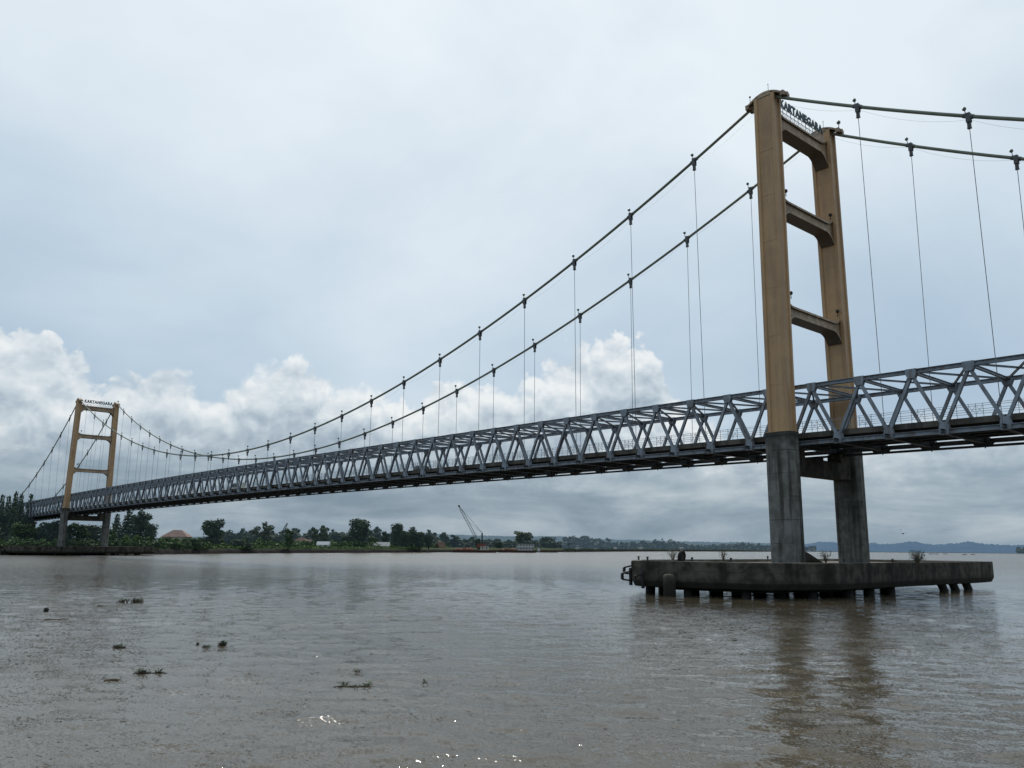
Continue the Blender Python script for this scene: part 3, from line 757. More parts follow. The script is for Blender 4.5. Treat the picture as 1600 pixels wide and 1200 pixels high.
def tower(X, which):
    for s in (-1, 1):
        sec = leg_section(1.2, .72)
        y0, y1 = s*leg_y(ZC), s*leg_y(ZT)
        mb = MB().prism([(X+p[0], y0+p[1]) for p in sec], ZC-.02, ZT-.15, poly1=[(X+p[0]*1.02, y1+p[1]) for p in sec])
        for zz in np.arange(ZC+5., ZT-2, 5.2):    # splice plates
            yy = s*leg_y(zz)
            mb.box(X-.8, X+.8, yy-.572, yy-.562, zz-.03, zz+.03)
        mb.box(X-1.35, X+1.35, y0-.86, y0+.86, ZC+.002, ZC+.14)
        leg = mb.build('tower_leg', M['tan'], bx)
        # saddle with an arched cap
        ys = s*SPLAY1; mb = MB(); pts = []
        for k in range(15):
            t = -1+2*k/14; pts.append((X+2.15*t, ZT+.42-.85*t*t))
        for (xa, za), (xb, zb2) in zip(pts, pts[1:]):
            vs = [(x_, ys+dy, z_+dz) for x_, z_ in ((xa, za), (xb, zb2)) for dy, dz in ((-.62, 0), (.62, 0), (.62, -.26), (-.62, -.26))]
            mb.add(vs, [(0,1,5,4),(1,2,6,5),(2,3,7,6),(3,0,4,7)])
        for k in (0, -1):
            x_, z_ = pts[k]; mb.box(x_-.2, x_+.2, ys-.66, ys+.66, z_-.42, z_+.1); mb.tube([(x_-.35, ys, z_-.2), (x_+.35, ys, z_-.2)], .28, 10)
        mb.prism([(X-1.05, ys-.62), (X+1.05, ys-.62), (X+1.05, ys+.62), (X-1.05, ys+.62)], ZT-.15, ZT+.12)
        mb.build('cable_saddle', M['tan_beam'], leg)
        mb = MB().tube([(X+.1, ys+.2, ZT+.35), (X+.1, ys+.2, ZT+1.55)], .025, 5); mb.ball((X+.1, ys+.2, ZT+1.6), .06, 6, 4)
        mb.tube([(X-2.1, ys, ZT-.3), (X-2.1, ys, ZT+.85)], .03, 5); mb.ball((X-2.1, ys, ZT+.9), .12, 6, 5)
        mb.build('lightning_rod', M['black'], leg)
        if s > 0:
            mb = MB().tube([(X+2.1, ys, ZT-.3), (X+2.1, ys, ZT+.45)], .05, 6); mb.ball((X+2.1, ys, ZT+.6), .24, 8, 6)
            mb.build('lamp', M['lamp'], leg, True)
        for zz in (W0+37.6, W0+26.):
            yy = s*(leg_y(zz)-(1.05 if s > 0 else 1.7)); mb = MB().tube([(X+.75, yy, zz+.1), (X+.75, yy, zz+.55)], .05, 6); mb.ball((X+.75, yy, zz+.72), .22, 8, 6)
            mb.build('lamp', M['black'], leg, True)
        # concrete pier column
        sec = fluted(1.62, 1.12); ys = s*6.78
        mb = MB().prism([(X+p[0], ys+p[1]) for p in sec], 2.2, ZC-.35); sec2 = fluted(1.66, 1.16)
        mb.prism([(X+p[0]*1.01, ys+p[1]*1.01) for p in sec2], ZC-.35, ZC)
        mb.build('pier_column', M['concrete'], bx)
    for z1, z0, fl in ((W0+47.2, W0+45.75, 1.35), (W0+37.2, W0+35.9, 1.15), (W0+25.3, W0+24.15, 1.15)):
        hs = leg_y((z1+z0)/2)-.68
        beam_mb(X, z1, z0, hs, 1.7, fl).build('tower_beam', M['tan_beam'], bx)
    # concrete cross wall with bearing seats
    mb = MB().box(X-.8, X+.8, -5.75, 5.75, W0+7.55, W0+9.3)
    for y in (-4.75, 4.75): mb.box(X-.78, X+.78, y-.98, y+.98, W0+9.3, W0+10.25)
    mb.box(X-.4, X+.4, -.7, .7, W0+9.3, W0+9.7)
    mb.build('pier_beam', M['concrete_dark'], bx)
    mb = MB()
    for s in (-1, 1): mb.box(X-.35, X+.35, s*TY-.35, s*TY+.35, W0+10.25, zbot(X)-.5)
    mb.build('bearing', M['black'], bx)
    # name sign: frame standing on the top beam
    zf = W0+47.2; xs = X+.7; mb = MB(); hs = 4.9
    for h in (.06, .62, 1.12): mb.bar((xs, -hs, zf+h), (xs, hs, zf+h), .05)
    k = 12
    for i in range(k+1):
        y = -hs+2*hs*i/k; mb.bar((xs, y, zf), (xs, y, zf+1.12), .06 if i % 2 else .045)
    for i in range(k):
        ya, yb = -hs+2*hs*(i+.2)/k, -hs+2*hs*(i+.8)/k; mb.bar((xs, ya, zf+.12), (xs, yb, zf+.56), .03); mb.bar((xs, yb, zf+.12), (xs, ya, zf+.56), .03)
    mb.bar((xs-.05, -hs, zf+1.16), (xs-.05, hs, zf+1.16), .1, .05)
    fr = mb.build('name_sign', M['rail'], bx)
    me = text_mesh(LETTERS, 1.32); me.materials.append(M['letters'])
    xsn = [v.co.x for v in me.vertices]; wdt = max(xsn)-min(xsn); sc_ = 9.3/wdt
    me.transform(Matrix(((0,0,1,xs+.02),(sc_,0,0,0),(0,1,0,zf+1.2),(0,0,0,1))))
    o = bpy.data.objects.new('lettering', me); COL.objects.link(o); o.parent = fr
tower(0., 'near'); tower(-270., 'far')
# abutment pier at the far end
mb = MB().box(-374.5, -370.2, -6.5, 6.5, 0, zbot(-370)-.5); mb.box(-371.5, -370.6, -7, 7, zbot(-370)-1.4, zbot(-370)-.62)
mb.box(-520, -374.7, -6.3, 6.3, 3, zbot(-370)+1.1)
o = mb.build('bridge_abutment', M['concrete_dark']); tag(o, 'dark concrete abutment where the bridge lands at the far left', 'abutment')

# ------------------------------------------------------------------ pier platforms
def platform(X, which):
    o = empty('pier_platform', (X, 0, 0))
    ZR = W0-1.08
    poly = [(9,-14),(6.2,-21),(-5.6,-23.8),(-9.2,-19),(-9.6,21),(9,21)]
    poly = poly[::-1]; poly = [p for p in poly][::-1]
    n = len(poly)
    def shrink(k): return [(p[0]*(1-k/9.), p[1]*(1-k/22.)) for p in poly]
    # skirt: vertical face with a tapered lower edge, horizontal pour lines kept slightly uneven
    mb = MB(); lv = [(ZR, 0), (ZR-.12, -.03), (ZR-1.7, -.02), (ZR-2.2, .25), (ZR-2.3, 1.)]
    rows = []
    fine = []
    for i in range(n):
        a, b = Vector(poly[i]), Vector(poly[(i+1) % n]); k = max(2, int((b-a).length/1.2))
        for j in range(k): fine.append(a.lerp(b, j/k))
    N = len(fine); cv = []
    for li, (z, ins) in enumerate(lv):
        for q in fine:
            jx = .035*mnoise.noise(Vector((q.x*.9, q.y*.9, z*3))); jz = .03*mnoise.noise(Vector((q.x*.5, q.y*.5, 4+z)))
            f = 1-ins/12.; cv.append((q.x*f+jx, q.y*(1-ins/24.)+jx, z+jz))
    fs = []
    for li in range(len(lv)-1):
        for i in range(N): fs.append((li*N+i, li*N+(i+1) % N, (li+1)*N+(i+1) % N, (li+1)*N+i))
    fs.append(tuple(range((len(lv)-1)*N, len(lv)*N)))
    mb.add(cv, fs); mb.build('platform_skirt', M['concrete_dark'], o)
    # worn rim and recessed deck
    mb = MB(); rin = [Vector((q.x*(1-.6/9.), q.y*(1-.6/22.))) for q in fine]
    vs = [(q.x, q.y, ZR+.004+.02*mnoise.noise(Vector((q.x*.5, q.y*.5, 4+ZR)))) for q in fine] + [(q.x, q.y, ZR+.01) for q in rin] + [(q.x, q.y, ZR-.28) for q in rin]
    fs = [(i, (i+1) % N, N+(i+1) % N, N+i) for i in range(N)] + [(N+i, N+(i+1) % N, 2*N+(i+1) % N, 2*N+i) for i in range(N)] + [tuple(range(2*N, 3*N))]
    mb.add(vs, fs); mb.build('platform_top', M['concrete_top'], o)
    MB().prism([(6.8,-13),(4.9,-19.2),(-3,-21),(-6.8,-16.5),(-7,1.5),(6.6,1.5)], .4, ZR-2.1).build('shade_box', M['pile'], o)  # dark box added to deepen the shade under the slab
    mb = MB(); r_ = random.Random(3)
    spots = []
    def ring(poly_, inset, gap):
        for i in range(n):
            a, b = Vector(poly_[i]), Vector(poly_[(i+1) % n]); a = Vector((a.x*(1-inset/9), a.y*(1-inset/22))); b = Vector((b.x*(1-inset/9), b.y*(1-inset/22)))
            k = max(1, int((b-a).length/gap))
            for j in range(k): spots.append(a.lerp(b, (j+.3)/k))
    ring(poly, 1.3, 3.9)
    for x in (-4.5, 0, 4.5):
        for y in (-16, -12, -8, -4.5, 0, 4.5, 8, 11): spots.append(Vector((x, y)))
    for q in spots:
        if q.y > 1.2 and q.x > -3:
            continue
        d = r_.uniform(-.15, .15); rr_ = r_.uniform(.36, .46)
        mb.tube([(q.x, q.y, ZR-1.9), (q.x+d, q.y+d, -2.5)], rr_, 12).build('pile', M['pile'], o, True); mb = MB()
    # raked piles under the downstream end
    for y0 in (8.8, 11.7, 15.2):
        MB().tube([(7.6, y0, ZR-2.), (7.9, y0+.25, 1.0), (8.5, y0+1.0, -1.5)], .42, 12).build('pile', M['pile'], o, True)
    # stout outer pile with a rounded head
    MB().tube([(-1.6,-23.6,-2.5), (-1.6,-23.6,1.45), (-1.6,-23.6,1.72), (-1.6,-23.6,1.84), (-1.6,-23.6,1.87)], [.55,.55,.5,.33,.05], 16).build('pile', M['concrete_dark'], o, True)
    mb = MB()
    # fender brackets on the upstream nose
    for px_, py_, z in ((-8.2,-20.6,2.0), (-6.1,-23.4,1.55), (-4.4,-23.75,1.35)):
        d = Vector((px_, py_+8, 0)).normalized()
        base = Vector((px_, py_, z)); a1 = base+Vector((0,0,.42)); a2 = base-Vector((0,0,.42)); tip1 = base+d*.85+Vector((0,0,.22)); tip2 = base+d*.85-Vector((0,0,.3))
        mb = MB(); mb.bar(a1, tip1, .14); mb.bar(a2, tip2, .14); mb.bar(tip1, tip2, .2); mb.bar(a1+Vector((0,0,.3)), a2-Vector((0,0,.4)), .22)
        mb.build('fender_bracket', M['black'], o)
    for x, y in ((-7.8,-20.2), (-4.6,-22.8), (-.6,-21.6), (2.3,-20.), (-8.9,4.), (8.4,-12.), (8.6,-3.), (8.6,2.)):
        mb = MB().tube([(x, y, ZR-.05), (x, y, ZR+.28)], .08, 7); mb.tube([(x, y, ZR+.24), (x, y, ZR+.36)], .11, 7)
        mb.build('bollard', M['black'], o)
    return o
near_pf = platform(0., 'near'); tag(near_pf, 'weathered concrete pier platform on piles around the foot of the near tower', 'pier platform')
far_pf = copy_tree(near_pf, None, (-270., 0, 0)); far_pf['label'] = 'distant concrete pier platform on piles at the foot of the far tower'

# ------------------------------------------------------------------ things on the near platform
ZP = W0-1.36
def twig_bush(loc, h, wd, n, mat, name, label, leaves=0, lm='olive'):
    o = empty(name, loc); r = random.Random(int(loc[0]*100)); mb = MB()
    for i in range(n):
        a = r.uniform(0, 6.28); t = r.uniform(.2, 1); e = (math.cos(a)*wd*t, math.sin(a)*wd*t, h*r.uniform(.6, 1))
        md = (e[0]*.35+r.uniform(-.05,.05), e[1]*.35, e[2]*.55); mb.tube([(0,0,0), md, e], [.02, .013, .005], 4)
        for k in range(3):
            b_ = Vector(md).lerp(Vector(e), r.random()); mb.tube([b_, b_+Vector((r.uniform(-.2,.2), r.uniform(-.2,.2), r.uniform(.0,.25)))], [.008,.003], 3)
    mb.build('stems', mat, o)
    if leaves:
        lb = MB(); rn = np.random.RandomState(3)
        for _ in range(leaves):
            a = r.uniform(0, 6.28); q = wd*math.sqrt(r.random()); z = h*r.uniform(.35, 1.05); s = r.uniform(.04,.09)
            u = rn.randn(3); u /= np.linalg.norm(u); v = np.cross(u, rn.randn(3)); v /= np.linalg.norm(v); c0 = np.array([math.cos(a)*q, math.sin(a)*q, z]); lb.add([c0-u*s, c0-v*s*.5, c0+u*s, c0+v*s*.5], [(0,1,2,3)])
        lb.build('leaves', L[lm], o)
    return tag(o, label, 'plant')
def on_deck(px, D, z=ZP):
    g = ground(px, D); return (g.x, g.y, z)
twig_bush(on_deck(1051, 81), 1.3, .6, 34, M['weathered'], 'dry_shrub', 'pale dry shrub growing beside the tyre on the pier platform', 60)
twig_bush(on_deck(1130, 84), 1.4, .5, 26, M['twig'], 'dry_shrub', 'small forked shrub standing alone on the platform left of the near leg', 25)
twig_bush(on_deck(1289, 92), 1.3, .8, 34, M['twig'], 'dry_shrub', 'scraggy shrub between the two concrete legs of the near pier', 70)
twig_bush(on_deck(1432, 88), 1.35, .72, 70, M['twig'], 'dry_shrub', 'dense brown twiggy bush on the platform right of the far leg', 260)
# leaning tyre
o = empty('tyre', on_deck(1063, 80.5)); mb = MB(); n, k = 22, 8
for i in range(n):
    a = 2*math.pi*i/n
    for j in range(k):
        b = 2*math.pi*j/k; rr_ = .46+.17*math.cos(b); mb.v.append((rr_*math.cos(a), .2*math.sin(b), .62+rr_*math.sin(a)))
for i in range(n):
    for j in range(k): mb.f.append((i*k+j, ((i+1) % n)*k+j, ((i+1) % n)*k+(j+1) % k, i*k+(j+1) % k))
mb.build('tread', M['rubber'], o, True)
MB().tube([(0,-.1,.62), (0,.1,.62)], .31, 16).build('wheel_disc', M['black'], o)
o.rotation_euler = (R(10), 0, YAW+R(52)); tag(o, 'black tyre propped upright on the left half of the pier platform', 'tyre')
# dark leaning sheet pile beside the near leg
px0 = on_deck(1262, 90)
o = empty('scrap_heap', px0); mb = MB(); r_ = random.Random(4)
mb.add([(-1.3,-.5,0),(1.5,-.5,0),(1.5,.6,0),(-1.3,.6,0),(-1.2,-.3,1.75),(-.9,.3,1.8),(.2,-.1,.95),(.3,.4,.9)], [(0,1,6,4),(1,2,7,6),(2,3,5,7),(3,0,4,5),(4,6,7,5),(0,3,2,1)])
mb.build('heap', M['concrete_dark'], o); mb = MB()
for i in range(9):
    x = r_.uniform(-1, 1.6); mb.bar((x, r_.uniform(-.6,.2), 0), (x-r_.uniform(.2,1.1), r_.uniform(-.2,.5), r_.uniform(.5,1.7)), .08, .06)
mb.build('planks', M['twig'], o); o.rotation_euler = (0,0,YAW)
tag(o, 'dark heap of rusty scrap and planks leaning against the near leg on the platform', 'rubble')
p0 = on_deck(1166, 80)
o = empty('driftwood_branch', p0); MB().tube([(-.9,0,.08), (-.2,0,.22), (.5,.05,.42), (.9,0,.5)], [.06,.05,.035,.015], 6).build('stem', M['twig'], o)
MB().tube([(.0,0,.25), (.25,.1,.1), (.45,.2,.05)], [.035,.03,.01], 5).build('side_branch', M['twig'], o)
o.rotation_euler = (0,0,YAW); tag(o, 'thin bent branch lying on the platform just left of the near leg', 'driftwood')

# ------------------------------------------------------------------ floating plants and debris
def water_pt(px, py):
    d = ray(px, py); t = -CZ/d.z; return Vector((CX+d.x*t, CY+d.y*t, 0))
def hyacinth(px, py, length, n, label, hgt=.32, mat='bright', stretch=.3):
    hgt *= .75; mat = {'bright': 'mid', 'mid': 'dark'}.get(mat, mat)
    c = water_pt(px, py); o = empty('water_hyacinth', (c.x, c.y, .0), YAW); r = random.Random(int(px)); lm = MB(); st = MB()
    cl = [(r.uniform(-.5,.5)*length, r.uniform(-.5,.5)*length*stretch, r.uniform(.5,1.)) for _ in range(max(3, n//12))]
    for i in range(n):
        cx, cy, k = r.choice(cl); a = r.uniform(0, 6.28); q = r.uniform(.02,.15); x, y = cx+math.cos(a)*q, cy+math.sin(a)*q; z = hgt*k*r.uniform(.3, 1); s = r.uniform(.03,.065)
        st.tube([(cx+math.cos(a)*.03, cy+math.sin(a)*.03, -.04), (x, y, z)], [.012,.008], 4, False)
        u = Vector((math.cos(a), math.sin(a), r.uniform(-.2,.9))).normalized(); v = u.cross(Vector((0,0,1))).normalized(); p = Vector((x, y, z))
        lm.add([p, p+u*s*.6+v*s*.6, p+u*s*1.3+v*s*.45, p+u*s*1.7, p+u*s*1.3-v*s*.45, p+u*s*.6-v*s*.6], [(0,1,2,3,4,5)])
    for _ in range(3): cx, cy, k = r.choice(cl); q = min(.3, length*.35); st.tube([(cx-q, cy, .0), (cx, cy+.05*q, .03), (cx+q, cy, .01)], .015, 5)
    lm.build('leaves', L[mat], o); st.build('stems', M['twig'], o); return tag(o, label, 'floating plant', 'clumps of water hyacinth drifting on the river')
hyacinth(204, 941, 1.5, 190, 'largest clump of green water hyacinth, drifting at upper left of the water', .42)
hyacinth(187, 1012, .45, 60, 'small low hyacinth clump below the largest one', .16, 'mid', .5)
hyacinth(349, 1008, .28, 70, 'compact round hyacinth tuft right of the small clump', .26, 'mid', .6)
hyacinth(326, 1011, .35, 26, 'flat strip of yellowish hyacinth just left of the round tuft', .07, 'olive')
hyacinth(235, 1052, .75, 90, 'ragged dark hyacinth clump in the lower left of the water', .16, 'mid')
hyacinth(560, 1072, .9, 60, 'thin straggling hyacinth patch left of the middle foreground', .13, 'mid', .5)
hyacinth(556, 1049, .1, 10, 'tiny yellowish leaf tuft above the straggling patch', .1, 'olive')
hyacinth(662, 1066, .08, 8, 'tiny leaf tuft right of the straggling patch', .1, 'mid')
hyacinth(156, 947, .3, 16, 'tiny leaf tuft left of the largest hyacinth clump', .1, 'mid')
def coconut(px, py, r_, label):
    c = water_pt(px, py); o = MB().ball((0,0,0), (r_, r_, r_*1.05), 12, 8, .04).build('coconut', M['pile'], None, True); o.location = (c.x, c.y, r_*.45); tag(o, label, 'coconut')
coconut(72, 955, .15, 'dark round coconut floating near the left edge of the water')
coconut(309, 1007, .06, 'small dark nut floating left of the yellowish hyacinth strip')
def stick(px, py, l, label):
    c = water_pt(px, py); o = MB().tube([(-l/2,0,.01), (-.1*l,.03,.03), (l*.2,0,.035), (l/2,.04,.015)], [.02,.035,.035,.012], 6).build('floating_stick', M['twig']); o.location = c; o.rotation_euler = (0,0,YAW+.1); tag(o, label, 'driftwood', 'sticks floating on the river')
stick(176, 1064, .5, 'short dark stick floating below the ragged hyacinth clump')
stick(99, 968, .55, 'thin stick floating below the dark coconut, right one of two')
stick(80, 969, .8, 'thin stick floating below the dark coconut, left one of two')

# ------------------------------------------------------------------ vehicles and boxes on the deck
def road_z(u): return zbot(u)+.93
def vehicle(u, y, L_, Wd, H, paint, name, label, cat, boxy=False):
    o = empty(name, (u, y, road_z(u)))
    if boxy: prof = [(-L_/2,.3),(L_/2,.3),(L_/2,.95),(L_/2-.25,1.15),(L_/2-.75,H),(-L_/2+.05,H),(-L_/2,1.)]
    else: prof = [(-L_/2,.3),(L_/2,.3),(L_/2,.75),(L_/2-.95,.92),(L_/2-1.6,H),(-L_/2+.95,H),(-L_/2+.25,.98),(-L_/2,.9)]
    n = len(prof); mb = MB(); k = .12
    mb.add([(x, -Wd/2+(k if z > 1 else 0), z) for x, z in prof]+[(x, Wd/2-(k if z > 1 else 0), z) for x, z in prof], [tuple(range(n)), tuple(range(n, 2*n))[::-1]]+[(i, n+i, n+(i+1) % n, (i+1) % n) for i in range(n)])
    mb.build('body', paint, o)
    mb = MB()
    for s in (-1, 1):
        yy = s*(Wd/2-.03)
        if boxy:
            for a, b in ((-L_/2+.3,-.1), (.05, L_/2-1.)): mb.box(a, b, min(yy, yy-.04*s), max(yy, yy-.04*s)+.001, 1.05, H-.25)
        else:
            for a, b in ((-.95,-.05), (.02,.75)): mb.box(a, b, min(yy, yy-.05*s), max(yy, yy-.05*s), .98, H-.12)
    mb.build('window', M['glass'], o)
    for x in (-L_*.3, L_*.3):
        for s in (-1, 1):
            wh = MB().tube([(x, s*(Wd/2-.12)-.1, .31), (x, s*(Wd/2-.12)+.1, .31)], .31, 14).build('wheel', M['rubber'], o)
            MB().tube([(x, s*(Wd/2-.12)+s*.1, .31), (x, s*(Wd/2-.12)+s*.115, .31)], .18, 10).build('rim', M['white'], wh)
    for s in (-1, 1): MB().box(L_/2, L_/2+.03, s*(Wd/2-.3)-.14, s*(Wd/2-.3)+.14, .62, .76).build('headlight', M['white'], o)
    return tag(o, label, cat)
vehicle(-74.5, 1.9, 3.9, 1.7, 1.75, M['carpaint'], 'car', 'dark car crossing the bridge, its roof just above the deck edge', 'car')
vehicle(-146, 0., 4.6, 1.8, 2.1, M['vanpaint'], 'van', 'pale van driving on the deck near mid span', 'van', True)
def cabinet(u, y, label):
    o = empty('utility_cabinet', (u, y, road_z(u))); MB().box(-.28,.28,-.25,.25,0,1.05).build('case', M['weathered'], o); MB().prism([(-.38,-.34),(.38,-.34),(.38,.34),(-.38,.34)], 1.05, 1.35, poly1=[(-.3,-.28),(.3,-.28),(.3,.28),(-.3,.28)]).build('lid', M['black'], o)
    MB().box(-.2,.2,-.262,-.252,.15,.9).build('door', M['white'], o); return tag(o, label, 'cabinet', 'utility cabinets on the bridge deck')
cabinet(-53., 3.3, 'small cabinet with dark lid on the deck, left one of two'); cabinet(-47., 3.3, 'small pale cabinet with dark lid on the deck, right one of two')

# ------------------------------------------------------------------ buildings on the far bank
def house(px, D, wpx, ybase, yeave, yridge, roof, wallm, label, hip=True, rot=0., cat='house', name='house', dz=None):
    """gabled or hipped house; widths and heights surveyed"""
    c = ground(px, D); depth = (spot(px, 857, D)-Vector((CX, CY, CZ))).dot(FW); W = wpx*depth/FPX
    zb = 2.2; ze = spot(px, yeave, D).z; zr = spot(px, yridge, D).z; Dp = min(W*.6, 9)
    o = empty(name, (c.x, c.y, zb), YAW+rot); ze -= zb; zr -= zb; a = W/2; b = Dp/2
    wl = MB().box(-a*.9, a*.9, -b*.9, b*.9, -.3, ze).build('wall', wallm, o)
    k = a*.32 if hip else a
    MB().add([(-a,-b,ze-.1),(a,-b,ze-.1),(a,b,ze-.1),(-a,b,ze-.1),(-k,0,zr),(k,0,zr)], [(0,1,5,4),(2,3,4,5),(1,2,5),(3,0,4),(3,2,1,0)]).build('roof', roof, o)
    nw = max(2, int(W/3))
    for i in range(nw):
        x = -a*.8+1.6*a*(i+.5)/nw; f = MB().box(x-.5, x+.5, -b*.9-.04, -b*.9-.005, max(.7, ze*.35), min(ze-.5, ze*.35+1.2)).build('window', M['glass'], o)
    x = a*.55; MB().box(x-.45, x+.45, -b*.9-.06, -b*.9-.045, -.1, min(2.1, ze-.3)).build('door', M['roof_brown'], o)
    return tag(o, label, cat)
house(275, 425, 42, 849, 838.5, 828, M['roof_pink'], M['cream'], 'house with a wide faded pink hipped roof behind green bushes')
house(470, 560, 22, 852, 845, 840, M['roof_brown'], M['cream'], 'low brown roofed house in the gap between trees, left one of two')
house(484, 545, 16, 853, 847, 843, M['roof_pink'], M['cream'], 'small low reddish roofed house, right one of two', hip=False)
house(505, 490, 20, 855, 851, 846, M['white'], M['white'], 'white roofed shed right below the pair of olive trees', hip=False, cat='shed', name='shed')
house(596, 545, 26, 855, 853, 847, M['roof_grey'], M['cream'], 'long low building with a pale grey roof left of the domed tree', hip=False, cat='shed', name='shed')
house(688, 625, 20, 860, 857, 846, M['roof_brown'], M['white'], 'steep brown roofed house with a pale gable left of the crane', hip=False, rot=R(60))
for px, lab in ((1063,'tiny pale hut on the far shore left of the near leg'), (960,'tiny cream hut below the single tall far tree'), (901,'small pale hut at the start of the far tree line'), (1000,'tiny pale hut in the middle of the far tree line')):
    house(px, shore_D(px)+8, 7, 858, 857, 855, M['roof_grey'], M['cream'], lab, hip=False, name='hut', cat='hut')

# ------------------------------------------------------------------ crane and barges
def lattice(mb, a, b, w, n, r_=.09, side=(1,0,0)):
    a = Vector(a); b = Vector(b); d = (b-a).normalized(); sx = Vector(side); sx = (sx-d*sx.dot(d)).normalized(); sy = d.cross(sx); P_ = []
    for i in range(n+1):
        t = i/n; k = w*min(1, .35+3*t, .3+3.5*(1-t)); c = a.lerp(b, t); P_.append([c+sx*k*i_+sy*k*j_ for i_, j_ in ((-.5,-.5),(.5,-.5),(.5,.5),(-.5,.5))])
    for i in range(n):
        for q in range(4):
            mb.bar(P_[i][q], P_[i+1][q], r_*1.6); mb.bar(P_[i][q], P_[i+1][(q+1) % 4], r_)
D_ = 640
base = ground(752, D_, 2.2)
o = empty('crawler_crane', base, YAW)
def lc(px, py): v = spot(px, py, D_)-base; return Vector((v.dot(R0), 0, v.z))
foot = lc(747,846); tip = lc(717,790.5)
mb = MB(); lattice(mb, foot, tip, 1.7, 18, .14, (0,1,0)); mb.build('boom', M['black'], o)
mb = MB().ball(tip, .8, 8, 6); mb.build('boom_head', M['black'], o)
mb = MB(); mt_ = lc(753.3,832.5); mb.tube([lc(753.3,848), mt_], .55, 6); mb.build('mast', M['black'], o)
mb = MB(); mb.tube([mt_, tip], .11, 4); mb.tube([mt_, foot.lerp(tip, .6)], .08, 4); mb.tube([tip, tip+Vector((.2,0,-1.5))], .12, 4); mb.build('cable', M['black'], o)
MB().box(-3.4, 3.2, -1.7, 1.7, 1.4, 4.2).build('cab', M['redpaint'], o); mb = MB()
for s in (-1, 1): mb.prism([(-3.4, s*1.8-.5), (3.2, s*1.8-.5), (3.2, s*1.8+.5), (-3.4, s*1.8+.5)], 0, 1.35, poly1=[(-2.8, s*1.8-.5), (2.6, s*1.8-.5), (2.6, s*1.8+.5), (-2.8, s*1.8+.5)])
mb.build('crawler_track', M['black'], o); tag(o, 'tall crawler crane with a lattice boom leaning left above the moored barges', 'crane')
D_ = 700
base = ground(446, 640, 3.); o = empty('jib_crane', base, YAW)
def lc2(px, py): v = spot(px, py, 640)-base; return Vector((v.dot(R0), 0, v.z))
mb = MB(); lattice(mb, lc2(440,834), lc2(448.5,818.5), 1.1, 9, .12, (0,1,0)); mb.build('jib', M['steel_dark'], o)
MB().ball(lc2(448.5,818.5), .6, 8, 5).build('jib_head', M['steel_dark'], o); MB().tube([lc2(439.5,852), lc2(440,834)], .4, 6).build('post', M['steel_dark'], o)
tag(o, 'small distant crane jib showing above the haze left of the upright tree', 'crane')
def barge(px0, px1, D, h, label, name='barge', extra=None, hm='hull'):
    a, b = ground(px0, D), ground(px1, D); c = (a+b)/2; Ln = (b-a).length; ang = math.atan2((b-a).y, (b-a).x)
    o = empty(name, (c.x, c.y, 0), ang); l = Ln/2; w_ = 3.5
    MB().add([(-l,-w_,h),(l,-w_,h),(l,w_,h),(-l,w_,h),(-l*.92,-w_*.9,-.3),(l*.92,-w_*.9,-.3),(l*.92,w_*.9,-.3),(-l*.92,w_*.9,-.3)], [(0,1,2,3),(7,6,5,4),(0,4,5,1),(1,5,6,2),(2,6,7,3),(3,7,4,0)]).build('hull', M[hm], o)
    MB().box(-l*.95, l*.95, -w_*1.0, -w_*.96, h+.004, h+.25).build('bulwark', M['rust'], o)
    if extra: extra(o, l, w_, h)
    return tag(o, label, 'barge', 'barges moored at the far bank')
def heap(mat, xs, hgt, seed):
    def f(o, l, w_, h):
        r = random.Random(seed); mb = MB()
        for i in range(14): x = r.uniform(*xs)*l; mb.ball((x, r.uniform(-1.5,1.5), h), (r.uniform(1.5,3), 2, hgt*r.uniform(.5,1)), 8, 6, .15)
        mb.build('cargo', M[mat], o)
    return f
def cabin(mat, x0, x1, hh):
    def f(o, l, w_, h):
        MB().box(l*x0, l*x1, -2.2, 2.2, h+.02, h+hh).build('deckhouse', M[mat], o); MB().box(l*x0-.3, l*x1+.3, -2.5, 2.5, h+hh+.003, h+hh+.18).build('roof', M['roof_grey'], o)
        n_ = max(2, int(abs(x1-x0)*l/2.2))
        for i in range(n_): x = l*(x0+(x1-x0)*(i+.5)/n_); MB().box(x-.4, x+.4, -2.26, -2.21, h+hh*.45, h+hh*.8).build('window', M['glass'], o)
    return f
barge(706, 748, 600, 1.6, 'dark barge with a red brown heap of cargo, left of the crane foot', extra=heap('redpaint', (-.6,.5), 2.2, 1))
barge(744, 776, 604, 1.5, 'dark barge carrying a cream box shaped deckhouse beside the crane', extra=cabin('cream', -.6, .25, 3.))
barge(778, 806, 640, 1.8, 'plain dark loaded barge between the crane and the houseboat', extra=heap('rust', (-.8,.8), 1.6, 2))
def two(o, l, w_, h):
    for k, (z0, z1) in enumerate(((0, 2.3), (2.6, 4.8))):
        MB().box(-l*.75, l*.8-(0 if k else 1), -2.4, 2.4, h+z0+.02, h+z1).build('deckhouse', M['white'], o)
        for i in range(6): x = -l*.7+i*l*.26; MB().box(x, x+1., -2.46, -2.405, h+z0+.9, h+z0+1.8).build('window', M['glass'], o)
        MB().box(-l*.85, l*.9, -2.9, 2.9, h+z1+.004, h+z1+.22).build('roof', M['roof_grey'], o)
barge(803, 838, 650, 1.5, 'two storey white houseboat moored right of the crane', name='houseboat', extra=two)
o = barge(842, 872, 700, .8, 'long low dark pontoon right of the white houseboat', name='pontoon')
MB().box(-1,1,-1,1,.82,3.4).build('hut', M['white'], o).location = (-8,0,0)

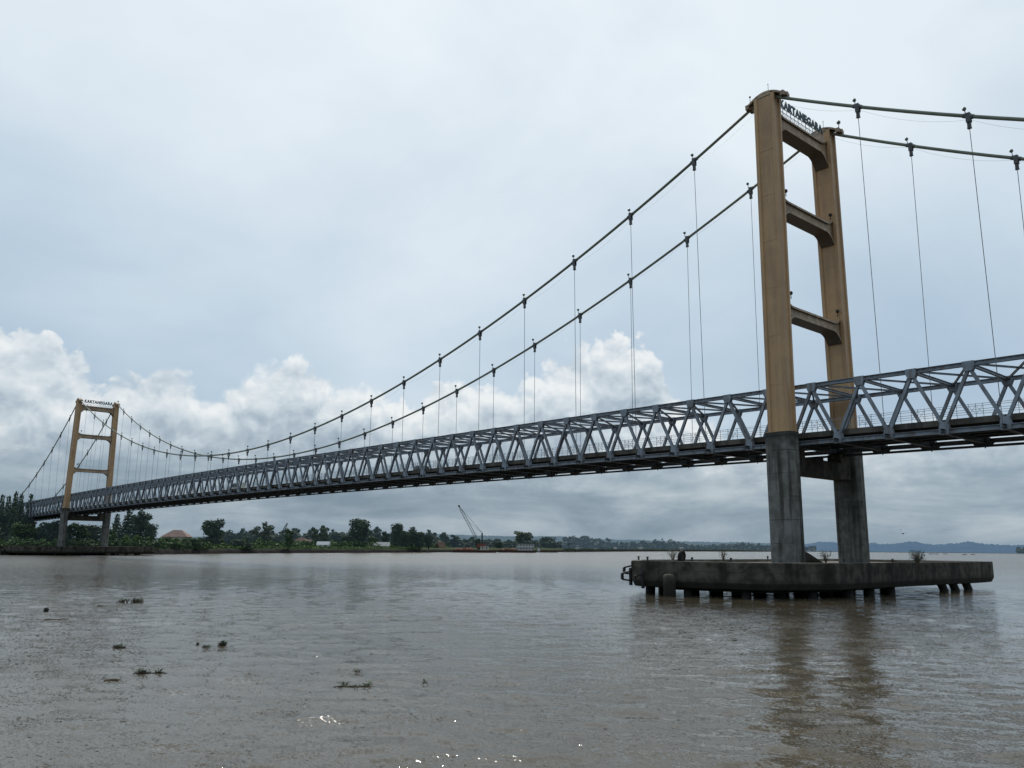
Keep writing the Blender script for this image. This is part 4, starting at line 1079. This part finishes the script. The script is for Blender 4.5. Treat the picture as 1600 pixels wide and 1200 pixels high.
# small boats far right
def boat(px, py, l, label, mat='hull', cabin_=False):
    c = water_pt(px, py); o = empty('small_boat', (c.x, c.y, 0), YAW+.15); n = 9; mb = MB(); secs = []
    for i in range(n):
        t = -1+2*i/(n-1); wd = l*.13*max(.03, 1-abs(t)**2.6); z = .5+.5*abs(t)**3; secs.append([(t*l/2, -wd, z), (t*l/2*.95, -wd*.5, -.1), (t*l/2*.95, wd*.5, -.1), (t*l/2, wd, z)])
    for s_ in secs: mb.v += s_
    for i in range(n-1):
        for k in range(3): mb.f.append((i*4+k, (i+1)*4+k, (i+1)*4+k+1, i*4+k+1))
    mb.build('hull', M[mat], o)
    if cabin_:
        MB().box(-l*.28, l*.2, -l*.1, l*.1, .4, 2.).build('deckhouse', M['white'], o); MB().box(-l*.3, l*.22, -l*.115, l*.115, 2.003, 2.15).build('roof', M['white'], o)
    else: mb = MB(); mb.tube([(.3,0,.2), (.3,0,1.0), (.32,0,1.3)], [.22,.25,.1], 7); mb.ball((.32,0,1.42), .14, 7, 5); mb.build('rower', M['black'], o)
    return tag(o, label, 'boat', 'small boats far off at the right')
boat(1459, 866, 14., 'long low dark boat, leftmost of the four small boats'); boat(1477, 866, 7., 'small dark boat second from the left, far off on the river')
boat(1507, 867, 6., 'small dark boat third from the left, far off on the river'); boat(1520, 867, 6., 'small dark boat rightmost of the four dark ones')
boat(1593, 865, 26., 'white cabin boat at the right edge below the wooded point', 'white', True)
# birds
def bird(px, py, D, label, flap):
    p = spot(px, py, D); o = empty('bird', p, YAW+flap); MB().tube([(-.2,0,0),(-.08,0,.01),(.1,0,.0),(.22,0,-.02)], [.02,.07,.06,.01], 6).build('body', M['bird'], o)
    for s in (-1, 1): MB().add([(-.05,0,.03),(.09,0,.03),(.06,s*.35,.16),(-.02,s*.35,.15),(-.05,s*.62,.05)], [(0,1,2,3),(3,2,4)]).build('wing', M['bird'], o)
    tag(o, label, 'bird', 'birds over the river')
bird(1411, 834, 110, 'small dark bird flying right of the near pier, lower one', .6); bird(1407, 828, 150, 'tiny dark bird flying right of the near pier, upper one', 1.2)
